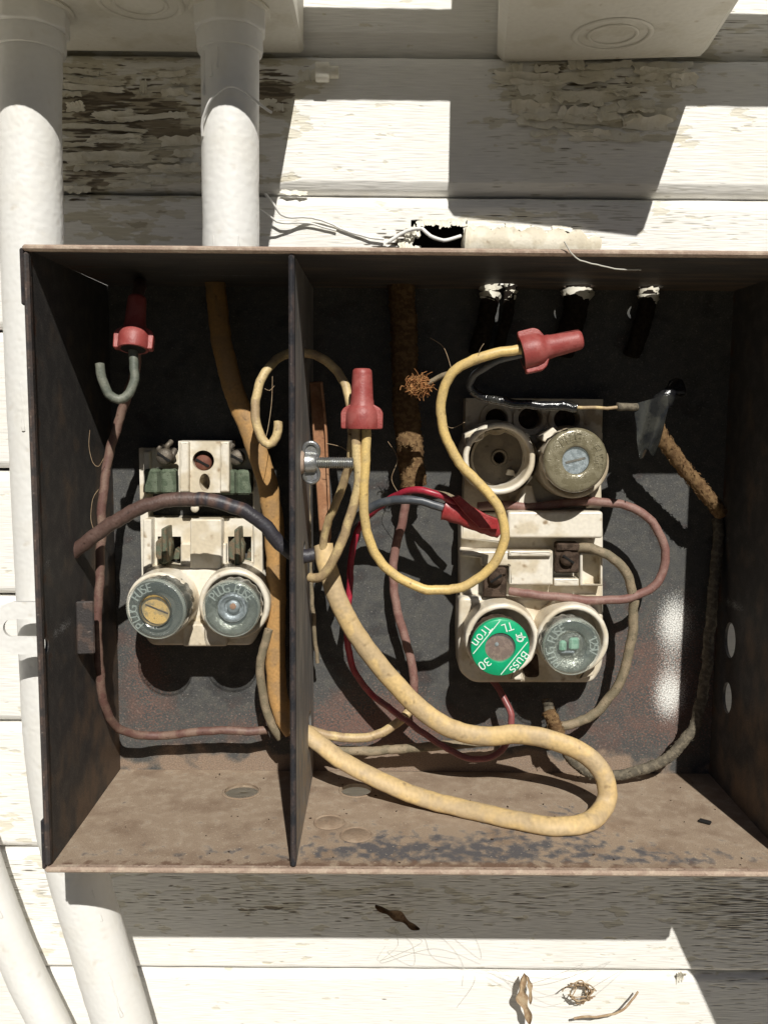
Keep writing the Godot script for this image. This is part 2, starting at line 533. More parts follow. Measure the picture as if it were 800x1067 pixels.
func make_materials():
	M.wire_yellow = grimy(Color(0.85, 0.73, 0.47), Color(0.78, 0.675, 0.46), Color(0.46, 0.37, 0.25), 0.42, 0.45, 16, 0.01, 2)
	M.cable_yellow = grimy(Color(0.80, 0.69, 0.48), Color(0.70, 0.615, 0.475), Color(0.50, 0.42, 0.31), 0.50, 0.62, 9, 0.02, 3)
	M.cable_ochre = grimy(Color(0.70, 0.54, 0.33), Color(0.63, 0.50, 0.34), Color(0.38, 0.30, 0.21), 0.45, 0.65, 12, 0.03, 4)
	M.wire_cream = grimy(Color(0.80, 0.71, 0.52), Color(0.64, 0.55, 0.42), Color(0.42, 0.35, 0.26), 0.5, 0.55, 16, 0.02, 5)
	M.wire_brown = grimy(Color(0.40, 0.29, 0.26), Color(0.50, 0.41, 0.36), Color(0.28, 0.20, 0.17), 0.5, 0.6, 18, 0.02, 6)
	M.wire_pink = grimy(Color(0.49, 0.35, 0.32), Color(0.56, 0.44, 0.40), Color(0.34, 0.24, 0.21), 0.45, 0.6, 18, 0.02, 7)
	M.wire_olive = grimy(Color(0.46, 0.42, 0.34), Color(0.56, 0.50, 0.41), Color(0.28, 0.24, 0.18), 0.5, 0.75, 22, 0.05, 8)
	M.wire_red = grimy(Color(0.80, 0.80, 0.80), Color(0.95, 0.95, 0.95), Color(0.55, 0.52, 0.52), 0.45, 0.38, 18, 0.01, 9)
	M.wire_red.vertex_color_use_as_albedo = true
	M.wire_grey = grimy(Color(0.27, 0.29, 0.31), Color(0.35, 0.36, 0.37), Color(0.15, 0.15, 0.16), 0.4, 0.4, 18, 0.01, 11)
	M.wire_lead = grimy(Color(0.36, 0.38, 0.34), Color(0.46, 0.47, 0.42), Color(0.22, 0.22, 0.20), 0.5, 0.55, 20, 0.03, 12)
	M.wire_black = grimy(Color(0.07, 0.07, 0.075), Color(0.15, 0.15, 0.15), Color(0.03, 0.03, 0.03), 0.3, 0.35, 20, 0.03, 13)
	M.tape_black = grimy(Color(0.10, 0.10, 0.11), Color(0.19, 0.19, 0.18), Color(0.05, 0.05, 0.05), 0.4, 0.16, 24, 0.10, 14, 0.0, 0.6)
	M.tape_flag = grimy(Color(0.13, 0.135, 0.14), Color(0.25, 0.25, 0.23), Color(0.08, 0.08, 0.08), 0.42, 0.18, 12, 0.05, 41, 0.0, 0.7)
	M.arch = grimy(Color(0.85, 0.8, 0.78), Color(1, 0.98, 0.96), Color(0.5, 0.45, 0.42), 0.45, 0.5, 16, 0.05, 15)
	M.arch.vertex_color_use_as_albedo = true
	M.nut_red = grimy(Color(0.56, 0.245, 0.23), Color(0.62, 0.34, 0.32), Color(0.47, 0.19, 0.18), 0.42, 0.5, 20, 0.03, 16, 0.0, 0.0, 0.07)
	M.tape_red = grimy(Color(0.58, 0.17, 0.18), Color(0.60, 0.24, 0.24), Color(0.34, 0.10, 0.11), 0.35, 0.38, 16, 0.03, 17)
	M.woven = grimy(Color(0.40, 0.31, 0.22), Color(0.52, 0.42, 0.30), Color(0.20, 0.14, 0.09), 0.5, 0.95, 60, 0.15, 18)
	M.woven_grey = grimy(Color(0.38, 0.355, 0.31), Color(0.50, 0.465, 0.40), Color(0.22, 0.20, 0.17), 0.5, 0.95, 60, 0.15, 19)
	M.woven_shade = grimy(Color(0.14, 0.12, 0.105), Color(0.19, 0.165, 0.145), Color(0.06, 0.05, 0.04), 0.5, 0.95, 60, 0.15, 20)  # shade under the box top is put into this cloth colour
	M.fray = grimy(Color(0.55, 0.36, 0.20), Color(0.64, 0.47, 0.29), Color(0.36, 0.20, 0.10), 0.5, 0.9, 60, 0.0, 21)
	M.strip = grimy(Color(0.58, 0.41, 0.29), Color(0.64, 0.48, 0.36), Color(0.42, 0.28, 0.19), 0.4, 0.8, 12, 0.03, 22)
	M.porcelain = grimy(Color(0.875, 0.85, 0.79), Color(0.80, 0.755, 0.665), Color(0.58, 0.50, 0.40), 0.38, 0.42, 8, 0.03, 23, 0.0, 0.25, 0.04, 1.3)
	M.porcelain_old = grimy(Color(0.76, 0.72, 0.64), Color(0.62, 0.56, 0.46), Color(0.40, 0.33, 0.26), 0.42, 0.55, 10, 0.03, 24, 0.0, 0.0, 0.05)
	M.socket_floor = grimy(Color(0.42, 0.39, 0.34), Color(0.48, 0.44, 0.38), Color(0.30, 0.26, 0.21), 0.5, 0.7, 18, 0.03, 25, 0.0, 0.0, 0.05)
	M.copper_green = grimy(Color(0.31, 0.36, 0.285), Color(0.41, 0.45, 0.375), Color(0.20, 0.20, 0.15), 0.5, 0.8, 34, 0.08, 26, 0.1)
	M.clip = grimy(Color(0.38, 0.40, 0.33), Color(0.46, 0.40, 0.32), Color(0.20, 0.17, 0.13), 0.5, 0.7, 40, 0.08, 27, 0.2)
	M.lug = grimy(Color(0.25, 0.205, 0.175), Color(0.34, 0.285, 0.245), Color(0.12, 0.09, 0.08), 0.45, 0.65, 30, 0.06, 28, 0.25)
	M.screw = grimy(Color(0.38, 0.35, 0.31), Color(0.46, 0.42, 0.37), Color(0.22, 0.18, 0.15), 0.4, 0.55, 40, 0.06, 29, 0.4)
	M.screw_rust = grimy(Color(0.42, 0.25, 0.20), Color(0.48, 0.32, 0.25), Color(0.24, 0.13, 0.10), 0.4, 0.75, 40, 0.06, 30, 0.1)
	M.zinc = grimy(Color(0.66, 0.67, 0.68), Color(0.60, 0.60, 0.58), Color(0.48, 0.46, 0.42), 0.45, 0.36, 40, 0.03, 10, 0.8)
	M.glass_body = grimy(Color(0.285, 0.295, 0.275), Color(0.335, 0.34, 0.315), Color(0.20, 0.21, 0.19), 0.45, 0.18, 30, 0.08, 31, 0.0, 0.9)
	M.glass_olive = grimy(Color(0.47, 0.44, 0.35), Color(0.54, 0.51, 0.42), Color(0.34, 0.30, 0.23), 0.5, 0.25, 40, 0.06, 32, 0.15, 0.8)
	M.glass = std(0.04, Color(0.88, 0.93, 0.91, 0.08))
	M.glass.transparency = BaseMaterial3D.TRANSPARENCY_ALPHA
	M.glass_frost = std(0.06, Color(0.80, 0.86, 0.84, 0.12))
	M.glass_frost.transparency = BaseMaterial3D.TRANSPARENCY_ALPHA
	M.glass_edge = std(0.06, Color(0.82, 0.85, 0.80, 0.24))
	M.glass_edge.transparency = BaseMaterial3D.TRANSPARENCY_ALPHA
	M.glass_letter = std(0.06, Color(0.82, 0.87, 0.84, 0.24))
	M.glass_letter.transparency = BaseMaterial3D.TRANSPARENCY_ALPHA
	M.glass_inside = grimy(Color(0.52, 0.54, 0.50), Color(0.41, 0.42, 0.38), Color(0.24, 0.26, 0.25), 0.5, 0.2, 50, 0.10, 45, 0.5, 0.6)
	M.brass = grimy(Color(0.86, 0.72, 0.42), Color(0.66, 0.58, 0.40), Color(0.36, 0.30, 0.20), 0.35, 0.4, 30, 0.03, 33, 0.2)
	M.silver = grimy(Color(0.62, 0.66, 0.68), Color(0.50, 0.54, 0.56), Color(0.36, 0.38, 0.40), 0.45, 0.4, 60, 0.05, 34, 0.4)
	M.verdigris = grimy(Color(0.40, 0.60, 0.50), Color(0.52, 0.68, 0.59), Color(0.26, 0.38, 0.32), 0.5, 0.6, 50, 0.05, 34)
	M.label_green = grimy(Color(0.03, 0.63, 0.43), Color(0.04, 0.65, 0.45), Color(0.12, 0.56, 0.41), 0.4, 0.38, 30, 0.0, 36, 0.0, 0.3, 0.02)
	M.white_ink = std(0.5, Color(0.88, 0.92, 0.89))
	M.mica = grimy(Color(0.44, 0.34, 0.30), Color(0.52, 0.42, 0.37), Color(0.28, 0.20, 0.17), 0.4, 0.3, 60, 0.02, 35)
	M.dark = std(0.9, Color(0.05, 0.045, 0.04))
	M.rim_tan = grimy(Color(0.60, 0.52, 0.455), Color(0.68, 0.61, 0.54), Color(0.30, 0.21, 0.17), 0.4, 0.8, 16, 0.05, 36)
	M.rim_dark = grimy(Color(0.19, 0.19, 0.20), Color(0.28, 0.25, 0.24), Color(0.46, 0.43, 0.40), 0.40, 0.55, 18, 0.06, 37)
	M.rim_rust = grimy(Color(0.21, 0.195, 0.19), Color(0.31, 0.255, 0.23), Color(0.46, 0.41, 0.38), 0.40, 0.7, 18, 0.06, 35)
	M.pipe = grimy(Color(0.885, 0.88, 0.865), Color(0.875, 0.868, 0.845), Color(0.80, 0.78, 0.735), 0.25, 0.5, 6, 0.09, 38, 0.0, 0.0, 0.015, 1.2)
	M.box_paint = grimy(Color(0.865, 0.85, 0.80), Color(0.835, 0.815, 0.755), Color(0.64, 0.58, 0.49), 0.25, 0.55, 6, 0.08, 39, 0.0, 0.0, 0.02, 0.3)
	M.flake = grimy(Color(0.875, 0.86, 0.81), Color(0.83, 0.805, 0.735), Color(0.66, 0.61, 0.52), 0.25, 0.6, 12, 0.03, 40, 0.0, 0.0, 0.03)
	M.caked = grimy(Color(0.83, 0.80, 0.735), Color(0.75, 0.71, 0.63), Color(0.55, 0.49, 0.40), 0.35, 0.6, 12, 0.05, 43, 0.0, 0.0, 0.03)
	M.floor_dust = grimy(Color(0.575, 0.505, 0.43), Color(0.52, 0.445, 0.37), Color(0.42, 0.34, 0.28), 0.5, 0.9, 12, 0.05, 21)
	M.leaf = grimy(Color(0.36, 0.26, 0.17), Color(0.48, 0.38, 0.27), Color(0.25, 0.16, 0.09), 0.5, 0.85, 40, 0.05, 41)
	M.straw = grimy(Color(0.60, 0.50, 0.39), Color(0.68, 0.60, 0.49), Color(0.40, 0.32, 0.24), 0.5, 0.85, 40, 0.0, 42)
	M.web = std(0.6, Color(0.75, 0.74, 0.70))
	M.sheathing = std(0.95, Color(0.16, 0.13, 0.11))
	M.concrete = grimy(Color(0.81, 0.785, 0.735), Color(0.77, 0.74, 0.68), Color(0.55, 0.51, 0.45), 0.4, 0.95, 2.0, 0.0, 44)  # pale tone for the added strip that bounces light upward
	M.soil = grimy(Color(0.30, 0.285, 0.22), Color(0.35, 0.32, 0.25), Color(0.22, 0.20, 0.15), 0.5, 0.95, 0.6, 0.0, 43)
	panel_materials()
	siding_material()

func panel_materials():
	var w := 896
	var h := 896
	var fine := noise_bytes(w, h, 101, 0.40, 1, 1, 2)
	var mid := noise_bytes(w, h, 102, 0.045, 1, 1, 5)
	var big := noise_bytes(w, h, 103, 0.014, 1, 1, 6)
	var spk := noise_bytes(w, h, 104, 0.20, 1, 1, 3)
	# back panel: black enamel, grey dust in patches, rust and tan dust towards the floor
	var rust := blobs(w, h, -0.38, [[0.93, 0.80, 0.16, 0.18, 0.42], [0.45, 0.88, 0.12, 0.1, 0.34], [0.04, 0.80, 0.05, 0.16, 0.40], [0.27, 0.9, 0.2, 0.05, 0.3], [0.62, 0.93, 0.3, 0.05, 0.2]])
	var dust := blobs(w, h, -0.60, [[0.2, 1.0, 0.4, 0.045, 0.74], [0.5, 1.0, 0.3, 0.045, 0.72], [0.8, 1.0, 0.4, 0.04, 0.70]])
	var enamel := blobs(w, h, -0.20, [[0.2, 0.72, 0.14, 0.12, 0.2], [0.55, 0.8, 0.1, 0.1, 0.2]])
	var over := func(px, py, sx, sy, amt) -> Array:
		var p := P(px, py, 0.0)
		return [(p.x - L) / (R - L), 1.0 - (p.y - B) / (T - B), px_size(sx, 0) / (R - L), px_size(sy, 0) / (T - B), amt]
	# grey film of dust over black enamel, rust-brown bloom, tan dust at the foot, flecks, and two grainy white patches near the right wall
	var t := layered(w, h, Color(0.315, 0.315, 0.31), fine, 0.20, [
		[Color(0.355, 0.35, 0.335), mid, null, 100.0, 120.0, 134], [Color(0.22, 0.22, 0.225), big, enamel, 104.0, 90.0, 118], [Color(0.43, 0.36, 0.33), big, rust, 96.0, 120.0, 146], [Color(0.44, 0.35, 0.32), spk, rust, 116.0, 40.0, 150],
		[Color(0.53, 0.465, 0.405), big, dust, 104.0, 70.0, 150], [Color(0.50, 0.49, 0.47), spk, null, 186.0, 40.0, 146],
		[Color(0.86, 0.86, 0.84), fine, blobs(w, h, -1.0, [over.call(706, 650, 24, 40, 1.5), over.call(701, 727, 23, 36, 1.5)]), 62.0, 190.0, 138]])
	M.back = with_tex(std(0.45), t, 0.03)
	M.back.clearcoat_enabled = true
	M.back.clearcoat = 0.12
	M.back.clearcoat_roughness = 0.12
	M.back.metallic_specular = 0.12
	# floor: grey-brown dust with scoured blue-black patches and rust along the lip
	w = 1280; h = 424
	fine = noise_bytes(w, h, 121, 0.40, 1, 1, 2)
	mid = noise_bytes(w, h, 122, 0.03, 1, 1, 6)
	big = noise_bytes(w, h, 123, 0.010, 1, 1, 6)
	spk = noise_bytes(w, h, 124, 0.18, 1, 1, 3)
	var scour := blobs(w, h, -0.46, [[0.62, 0.78, 0.16, 0.16, 0.44], [0.735, 0.55, 0.05, 0.16, 0.42], [0.50, 0.90, 0.25, 0.10, 0.40], [0.85, 0.92, 0.12, 0.1, 0.34], [0.42, 0.78, 0.08, 0.12, 0.3], [0.30, 0.62, 0.06, 0.1, 0.16], [0.12, 0.9, 0.2, 0.06, 0.12]])
	var lip := blobs(w, h, -0.5, [[0.2, 1.0, 0.5, 0.06, 0.5], [0.7, 1.0, 0.5, 0.06, 0.5]])
	t = layered(w, h, Color(0.575, 0.505, 0.43), fine, 0.13, [
		[Color(0.635, 0.57, 0.495), mid, null, 110.0, 110.0, 136], [Color(0.50, 0.425, 0.355), big, null, 120.0, 100.0, 122],
		[Color(0.33, 0.32, 0.325), mid, scour, 84.0, 90.0, 112], [Color(0.42, 0.33, 0.27), mid, lip, 90.0, 90.0, 130], [Color(0.42, 0.34, 0.28), spk, null, 196.0, 40.0, 140], [Color(0.70, 0.64, 0.56), noise_bytes(w, h, 126, 0.14, 1, 1, 2), null, 200.0, 30.0, 150]])
	M.floor = with_tex(std(0.9), t, 0.05)
	# side walls
	w = 384; h = 768
	fine = noise_bytes(w, h, 111, 0.40, 1, 1, 2)
	mid = noise_bytes(w, h, 112, 0.03, 1, 1, 6)
	spk = noise_bytes(w, h, 114, 0.22, 1, 1, 3)
	var down := noise_bytes(w, h, 115, 0.02, 1, 3, 5)
	var big2 := noise_bytes(w, h, 116, 0.012, 1, 1, 6)
	var brown := blobs(w, h, -0.24, [[1.0, 0.6, 0.5, 0.3, 0.34], [0.9, 0.95, 0.6, 0.2, 0.42], [0.4, 0.98, 0.4, 0.06, 0.3]])
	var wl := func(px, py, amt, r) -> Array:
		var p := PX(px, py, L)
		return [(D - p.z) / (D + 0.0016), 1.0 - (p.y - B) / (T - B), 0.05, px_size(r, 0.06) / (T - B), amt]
	t = layered(w, h, Color(0.275, 0.27, 0.265), fine, 0.20, [
		[Color(0.335, 0.325, 0.31), mid, null, 100.0, 140.0, 132], [Color(0.43, 0.37, 0.32), big2, brown, 90.0, 130.0, 138],
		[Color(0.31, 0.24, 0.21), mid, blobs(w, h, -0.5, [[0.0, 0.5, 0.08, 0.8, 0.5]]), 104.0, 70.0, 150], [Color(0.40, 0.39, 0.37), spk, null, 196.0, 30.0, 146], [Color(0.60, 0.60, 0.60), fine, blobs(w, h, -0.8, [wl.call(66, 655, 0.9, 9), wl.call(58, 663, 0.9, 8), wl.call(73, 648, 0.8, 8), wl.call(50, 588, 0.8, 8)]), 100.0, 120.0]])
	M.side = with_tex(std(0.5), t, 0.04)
	M.side.metallic_specular = 0.2
	t = layered(w, h, Color(0.44, 0.435, 0.425), fine, 0.12, [
		[Color(0.56, 0.545, 0.52), down, null, 100.0, 110.0, 136], [Color(0.58, 0.52, 0.45), mid, blobs(w, h, -0.3, [[0.5, 0.95, 0.8, 0.12, 0.4]]), 100.0, 80.0, 144], [Color(0.56, 0.55, 0.52), spk, null, 190.0, 30.0, 150]])
	M.partition = with_tex(std(0.6), t, 0.04)
	for k in ["woven_shade", "woven", "woven_grey", "wire_black", "rim_dark", "lug"]: M[k].metallic_specular = 0.2

func siding_material():
	# 0.72 m square of painted, weathered boards around (0, -0.08)
	var w := 1536
	var h := 1536
	var grain := noise_bytes(w, h, 201, 0.22, 10, 1, 3)
	var flow := noise_bytes(w, h, 202, 0.030, 4, 1, 6)
	var chip := noise_bytes(w, h, 203, 0.045, 3, 1, 6)
	var line := noise_bytes(w, h, 204, 0.60, 16, 1, 3)
	var coarse := noise_bytes(w, h, 205, 0.012, 2, 2, 4)
	var fine := noise_bytes(w, h, 206, 0.45, 14, 1, 3)
	var at := func(px, py) -> Vector2:
		var p := P(px, py, -0.006)
		return Vector2(p.x / 0.72 + 0.5, 0.5 - (p.y + 0.08) / 0.72)
	var spot := func(px, py, sx, sy, amt) -> Array:
		var q: Vector2 = at.call(px, py)
		return [q.x, q.y, sx / 1280.0, sy / 1280.0, amt]
	# worn places: old coats come through in terraces, then primer, then grey wood
	var heavy := [spot.call(130, 120, 110, 70, 0.52), spot.call(85, 165, 50, 50, 0.18), spot.call(620, 96, 110, 42, 0.40), spot.call(285, 90, 34, 40, 0.40), spot.call(150, 225, 80, 16, 0.26)]
	var light := [spot.call(400, 935, 420, 46, 0.20), spot.call(770, 960, 80, 90, 0.16), spot.call(560, 225, 140, 22, 0.20), spot.call(10, 880, 60, 120, 0.14), spot.call(740, 20, 120, 40, 0.2)]
	var worn := blobs(w, h, -0.40, heavy + light)
	var worn2 := blobs(w, h, -0.50, heavy)
	var bare := blobs(w, h, -0.62, [spot.call(120, 105, 90, 40, 0.50), spot.call(90, 170, 40, 40, 0.40), spot.call(600, 78, 90, 18, 0.42), spot.call(282, 82, 22, 24, 0.60), spot.call(420, 245, 30, 12, 0.6), spot.call(300, 945, 240, 30, 0.18)])
	var cracks := blobs(w, h, -0.49, [spot.call(150, 140, 140, 80, 0.30), spot.call(400, 940, 500, 44, 0.36), spot.call(780, 980, 80, 120, 0.34), spot.call(620, 110, 140, 60, 0.20), spot.call(600, 225, 260, 26, 0.30), spot.call(10, 880, 60, 120, 0.16), spot.call(740, 20, 120, 40, 0.34), spot.call(560, 160, 120, 40, 0.12)])
	var t := layered(w, h, Color(0.895, 0.89, 0.87), fine, 0.055, [
		[Color(0.882, 0.873, 0.845), coarse, null, 110.0, 90.0],
		[Color(0.835, 0.815, 0.755), chip, worn, 100.0, 8.0, 100],
		[Color(0.795, 0.77, 0.70), flow, worn2, 92.0, 8.0, 74],
		[Color(0.70, 0.665, 0.585), chip, worn2, 128.0, 8.0, 52],
		[Color(0.52, 0.475, 0.40), flow, bare, 86.0, 8.0, 30],
		[Color(0.36, 0.32, 0.265), grain, bare, 78.0, 20.0, 14],
		[Color(0.66, 0.64, 0.595), line, cracks, 104.0, 40.0, 84], [Color(0.36, 0.33, 0.29), line, cracks, 152.0, 20.0, 20]], 0.20)
	M.siding = with_tex(std(0.62), t, 0.16)
	M.siding.texture_repeat = true

# ------------------------------------------------------------------ the build
func _ready():
	setup_basis()
	rng.seed = 7
	var cam := Camera3D.new()
	cam.name = "camera"
	add_child(cam)
	cam.transform = Transform3D(CB, Vector3(0, 0, CAMZ))
	cam.fov = rad_to_deg(2.0 * atan(533.5 / F))
	cam.near = 0.01
	cam.far = 400.0
	cam.current = true
	var env := Environment.new()
	env.background_mode = Environment.BG_SKY
	var sm := ProceduralSkyMaterial.new()
	sm.sky_top_color = Color(0.42, 0.56, 0.80)
	sm.sky_horizon_color = Color(0.46, 0.53, 0.62)
	sm.sky_curve = 0.12
	sm.ground_bottom_color = Color(0.22, 0.21, 0.17)
	sm.ground_horizon_color = Color(0.37, 0.37, 0.36)
	sm.sky_energy_multiplier = 0.42
	var sky := Sky.new()
	sky.sky_material = sm
	env.sky = sky
	env.tonemap_mode = Environment.TONE_MAPPER_LINEAR
	env.tonemap_exposure = 1.08
	env.sdfgi_enabled = true
	env.ssao_enabled = true
	env.ssil_enabled = true
	var we := WorldEnvironment.new()
	we.name = "world_environment"
	we.environment = env
	add_child(we)
	var sun := DirectionalLight3D.new()
	sun.name = "sun"
	sun.light_energy = 1.5
	sun.light_color = Color(1.0, 0.985, 0.955)
	sun.light_angular_distance = 0.5
	sun.shadow_enabled = true
	add_child(sun)
	sun.look_at_from_position(-SUN * 3.0, Vector3.ZERO, Vector3.UP)

	make_materials()
	print("materials ", Time.get_ticks_msec())
	build_wall()
	build_conduits()
	build_box()
	build_left_block()
	build_right_blocks()
	build_wires()
	build_bits()
	print("built ", Time.get_ticks_msec())

# ------------------------------------------------------------------ wall
func build_wall():
	var g := put("ground", sheet(Vector3(-60, -1.5, 60), Vector3.RIGHT, Vector3.FORWARD, 120, 120, 0.1).mesh(), M.soil)
	g.set_meta("kind", "structure")
	g.set_meta("label", "dark dry earth beyond the added pale strip")
	var pa := put("bounce_strip", sheet(Vector3(-60, -1.46, 1.15), Vector3.RIGHT, Vector3.FORWARD, 120, 1.2, 0.1).mesh(), M.concrete)  # unseen strip, added to bounce sunlight onto the undersides above
	pa.set_meta("kind", "structure")
	pa.set_meta("label", "pale strip added out of view to bounce light up the wall")
	var wall := thing("house_wall", "white painted wooden clapboard wall with cracked peeling paint", "wall", Vector3(0, -1.5, 0))
	put("sheathing", sheet(Vector3(-1.6, -1.5, -0.030), Vector3.RIGHT, Vector3.UP, 3.2, 2.9, 0.05).mesh(), M.sheathing, wall)
	# seams measured from the photograph; beyond them the same pitch
	var seams := [0.1950, 0.1197, 0.0425, -0.0375, -0.1120, -0.1900, -0.2700, -0.3480]
	var bevel := [0.0105, 0.0066, 0.004, 0.004, 0.004, 0.004, 0.004, 0.0022]
	var rows := []
	var y := 0.1950
	while y < 1.3:
		rows.append([y, y + 0.0777, 0.006]); y += 0.0777
	rows[0][2] = bevel[0]
	for i in seams.size() - 1: rows.append([seams[i + 1], seams[i], bevel[i + 1]])
	y = -0.3480
	while y > -1.45:
		rows.append([y - 0.0777, y, 0.004]); y -= 0.0777
	var hole0 := P(428, 235, -0.006)
	var hole1 := P(486, 262, -0.006)
	var nz := FastNoiseLite.new()
	nz.seed = 31; nz.frequency = 14.0
	for q in rows:
		put("siding_board", board(q[0], q[1], q[2], nz, hole0, hole1).mesh(), M.siding, wall)
	# lifted and curled flakes of paint
	var flakes := []
	for i in 40: flakes.append([rng.randf_range(66, 206), rng.randf_range(72, 198), rng.randf_range(16, 64), rng.randf_range(4, 8)])
	for i in 34:
		var u := rng.randf_range(-1, 1)
		var v := rng.randf_range(0, 1)
		flakes.append([622 + u * (105 - 50 * v), 68 + v * 74, rng.randf_range(16, 60), rng.randf_range(6, 13)])
	for q in [[430, 243, 14, 12], [440, 233, 12, 7], [452, 232, 16, 6], [463, 233, 12, 8], [478, 232, 16, 7], [426, 246, 10, 12], [422, 256, 14, 10], [431, 260, 14, 7], [488, 240, 10, 12], [500, 238, 20, 6], [540, 237, 26, 6], [585, 238, 20, 6]]: flakes.append(q)
	for q in [[320, 80, 18, 12], [275, 108, 24, 8], [150, 92, 8, 14], [306, 201, 26, 5], [708, 1016, 8, 16], [640, 118, 42, 18], [600, 122, 40, 16], [560, 90, 50, 8], [600, 66, 16, 14], [688, 78, 40, 10], [650, 96, 36, 10], [290, 112, 10, 8], [124, 1040, 10, 5]]: flakes.append(q)
	for q in flakes:
		put("paint_flake", flake(P(q[0], q[1], -0.0052), px_size(q[2], 0), px_size(q[3], 0), rng.randf_range(0.25, 1.1), rng.randf_range(-0.10, 0.10)).mesh(), M.flake, wall)

func board(y0: float, y1: float, bev: float, nz: FastNoiseLite, h0: Vector3, h1: Vector3) -> MB:
	var mb := MB.new()
	# cross-section from the top edge down: [y, z]
	var prof := [[y1 - 0.0012, -0.022], [y1 - 0.0012, -0.0092], [y1 - 0.0030, -0.0068], [y1 - 0.0060, -0.0060]]
	var k := 10
	for i in k + 1: prof.append([lerpf(y1 - 0.0075, y0 + bev + 0.001, float(i) / k), -0.0058])
	prof.append([y0 + bev, -0.0060]); prof.append([y0 + bev * 0.5, -0.0060 - bev * 0.30]); prof.append([y0 + 0.0008, -0.0060 - bev * 0.62]); prof.append([y0 + 0.0005, -0.022])
	var xs := []
	var x := -1.5
	while x < 1.5:
		xs.append(x)
		x += 0.01 if absf(x) < 0.34 else 0.06
	xs.append(1.5)
	var cut := y0 < h0.y and y1 > h1.y
	if cut:
		for e in [h0.x, h1.x]: xs.append(e)
		xs.sort()
	var ids := []
	for j in prof.size():
		var row := []
		var a: Array = prof[maxi(j - 1, 0)]; var b: Array = prof[mini(j + 1, prof.size() - 1)]
		var d := Vector2(b[0] - a[0], b[1] - a[1])
		var nn := Vector3(0, d.y, -d.x).normalized()
		if nn.z < 0: nn = -nn
		for xx in xs:
			var p := Vector3(xx, prof[j][0], prof[j][1])
			if j > 0 and j < prof.size() - 1:
				p.z += 0.0007 * nz.get_noise_3d(xx * 0.6, p.y * 3.0, 0.0)
				p.y += 0.0006 * nz.get_noise_3d(xx * 2.0, y0 * 40.0 + j * 0.02, 5.0)
			row.append(mb.vert(p, nn, Vector2(p.x / 0.72 + 0.5, 0.5 - (p.y + 0.08) / 0.72)))
		ids.append(row)
	for j in prof.size() - 1:
		for i in xs.size() - 1:
			if cut and xs[i] >= h0.x - 1e-6 and xs[i + 1] <= h1.x + 1e-6 and (prof[j][0] + prof[j + 1][0]) * 0.5 < h0.y: continue
			mb.quad(ids[j][i], ids[j][i + 1], ids[j + 1][i + 1], ids[j + 1][i])
	return mb

func flake(c: Vector3, w: float, h: float, curl: float, turn: float) -> MB:
	var mb := MB.new()
	var nu := 10
	var nv := 5
	var nz := FastNoiseLite.new()
	nz.seed = int(absf(c.x * 51000 + c.y * 33000)); nz.frequency = 1.0
	var lift_low := nz.get_noise_2d(3, 9) > -0.1
	var g := []
	for j in nv + 1:
		var row := []
		for i in nu + 1:
			var u := float(i) / nu - 0.5
			var v := float(j) / nv - 0.5
			var edge := 1.0 + 0.55 * nz.get_noise_2d(i * 0.8, 40.0 * signf(v))
			var x := u * w * (1.0 + 0.35 * nz.get_noise_2d(j * 1.3, 80.0 * signf(u)))
			var y := v * h * edge + h * 0.25 * nz.get_noise_2d(i * 0.35, 7.0)
			var s := (0.5 - v) if lift_low else (v + 0.5)
			var z := curl * h * s * s * (0.6 + 0.5 * nz.get_noise_2d(i * 0.4, 20.0))
			var p := c + Vector3(x * cos(turn) - y * sin(turn), x * sin(turn) + y * cos(turn), z)
			row.append(p)
		g.append(row)
	for side in [1.0, -1.0]:
		for j in nv:
			for i in nu:
				var a: Vector3 = g[j][i]; var b: Vector3 = g[j][i + 1]; var d: Vector3 = g[j + 1][i + 1]; var e: Vector3 = g[j + 1][i]
				var nn := (b - a).cross(e - a).normalized()
				if nn.z < 0: nn = -nn
				var off := Vector3(0, 0, 0.0 if side > 0 else -0.0005)
				mb.flat(a + off, b + off, d + off, e + off, nn * side)
	# the broken edge
	var rim := []
	for i in nu + 1: rim.append(g[0][i])
	for j in range(1, nv + 1): rim.append(g[j][nu])
	for i in range(nu - 1, -1, -1): rim.append(g[nv][i])
	for j in range(nv - 1, 0, -1): rim.append(g[j][0])
	for i in rim.size():
		var a: Vector3 = rim[i]; var b: Vector3 = rim[(i + 1) % rim.size()]
		var nn := ((a + b) * 0.5 - c)
		nn.z = 0
		mb.flat(a, b, b + Vector3(0, 0, -0.0005), a + Vector3(0, 0, -0.0005), nn.normalized())
	return mb

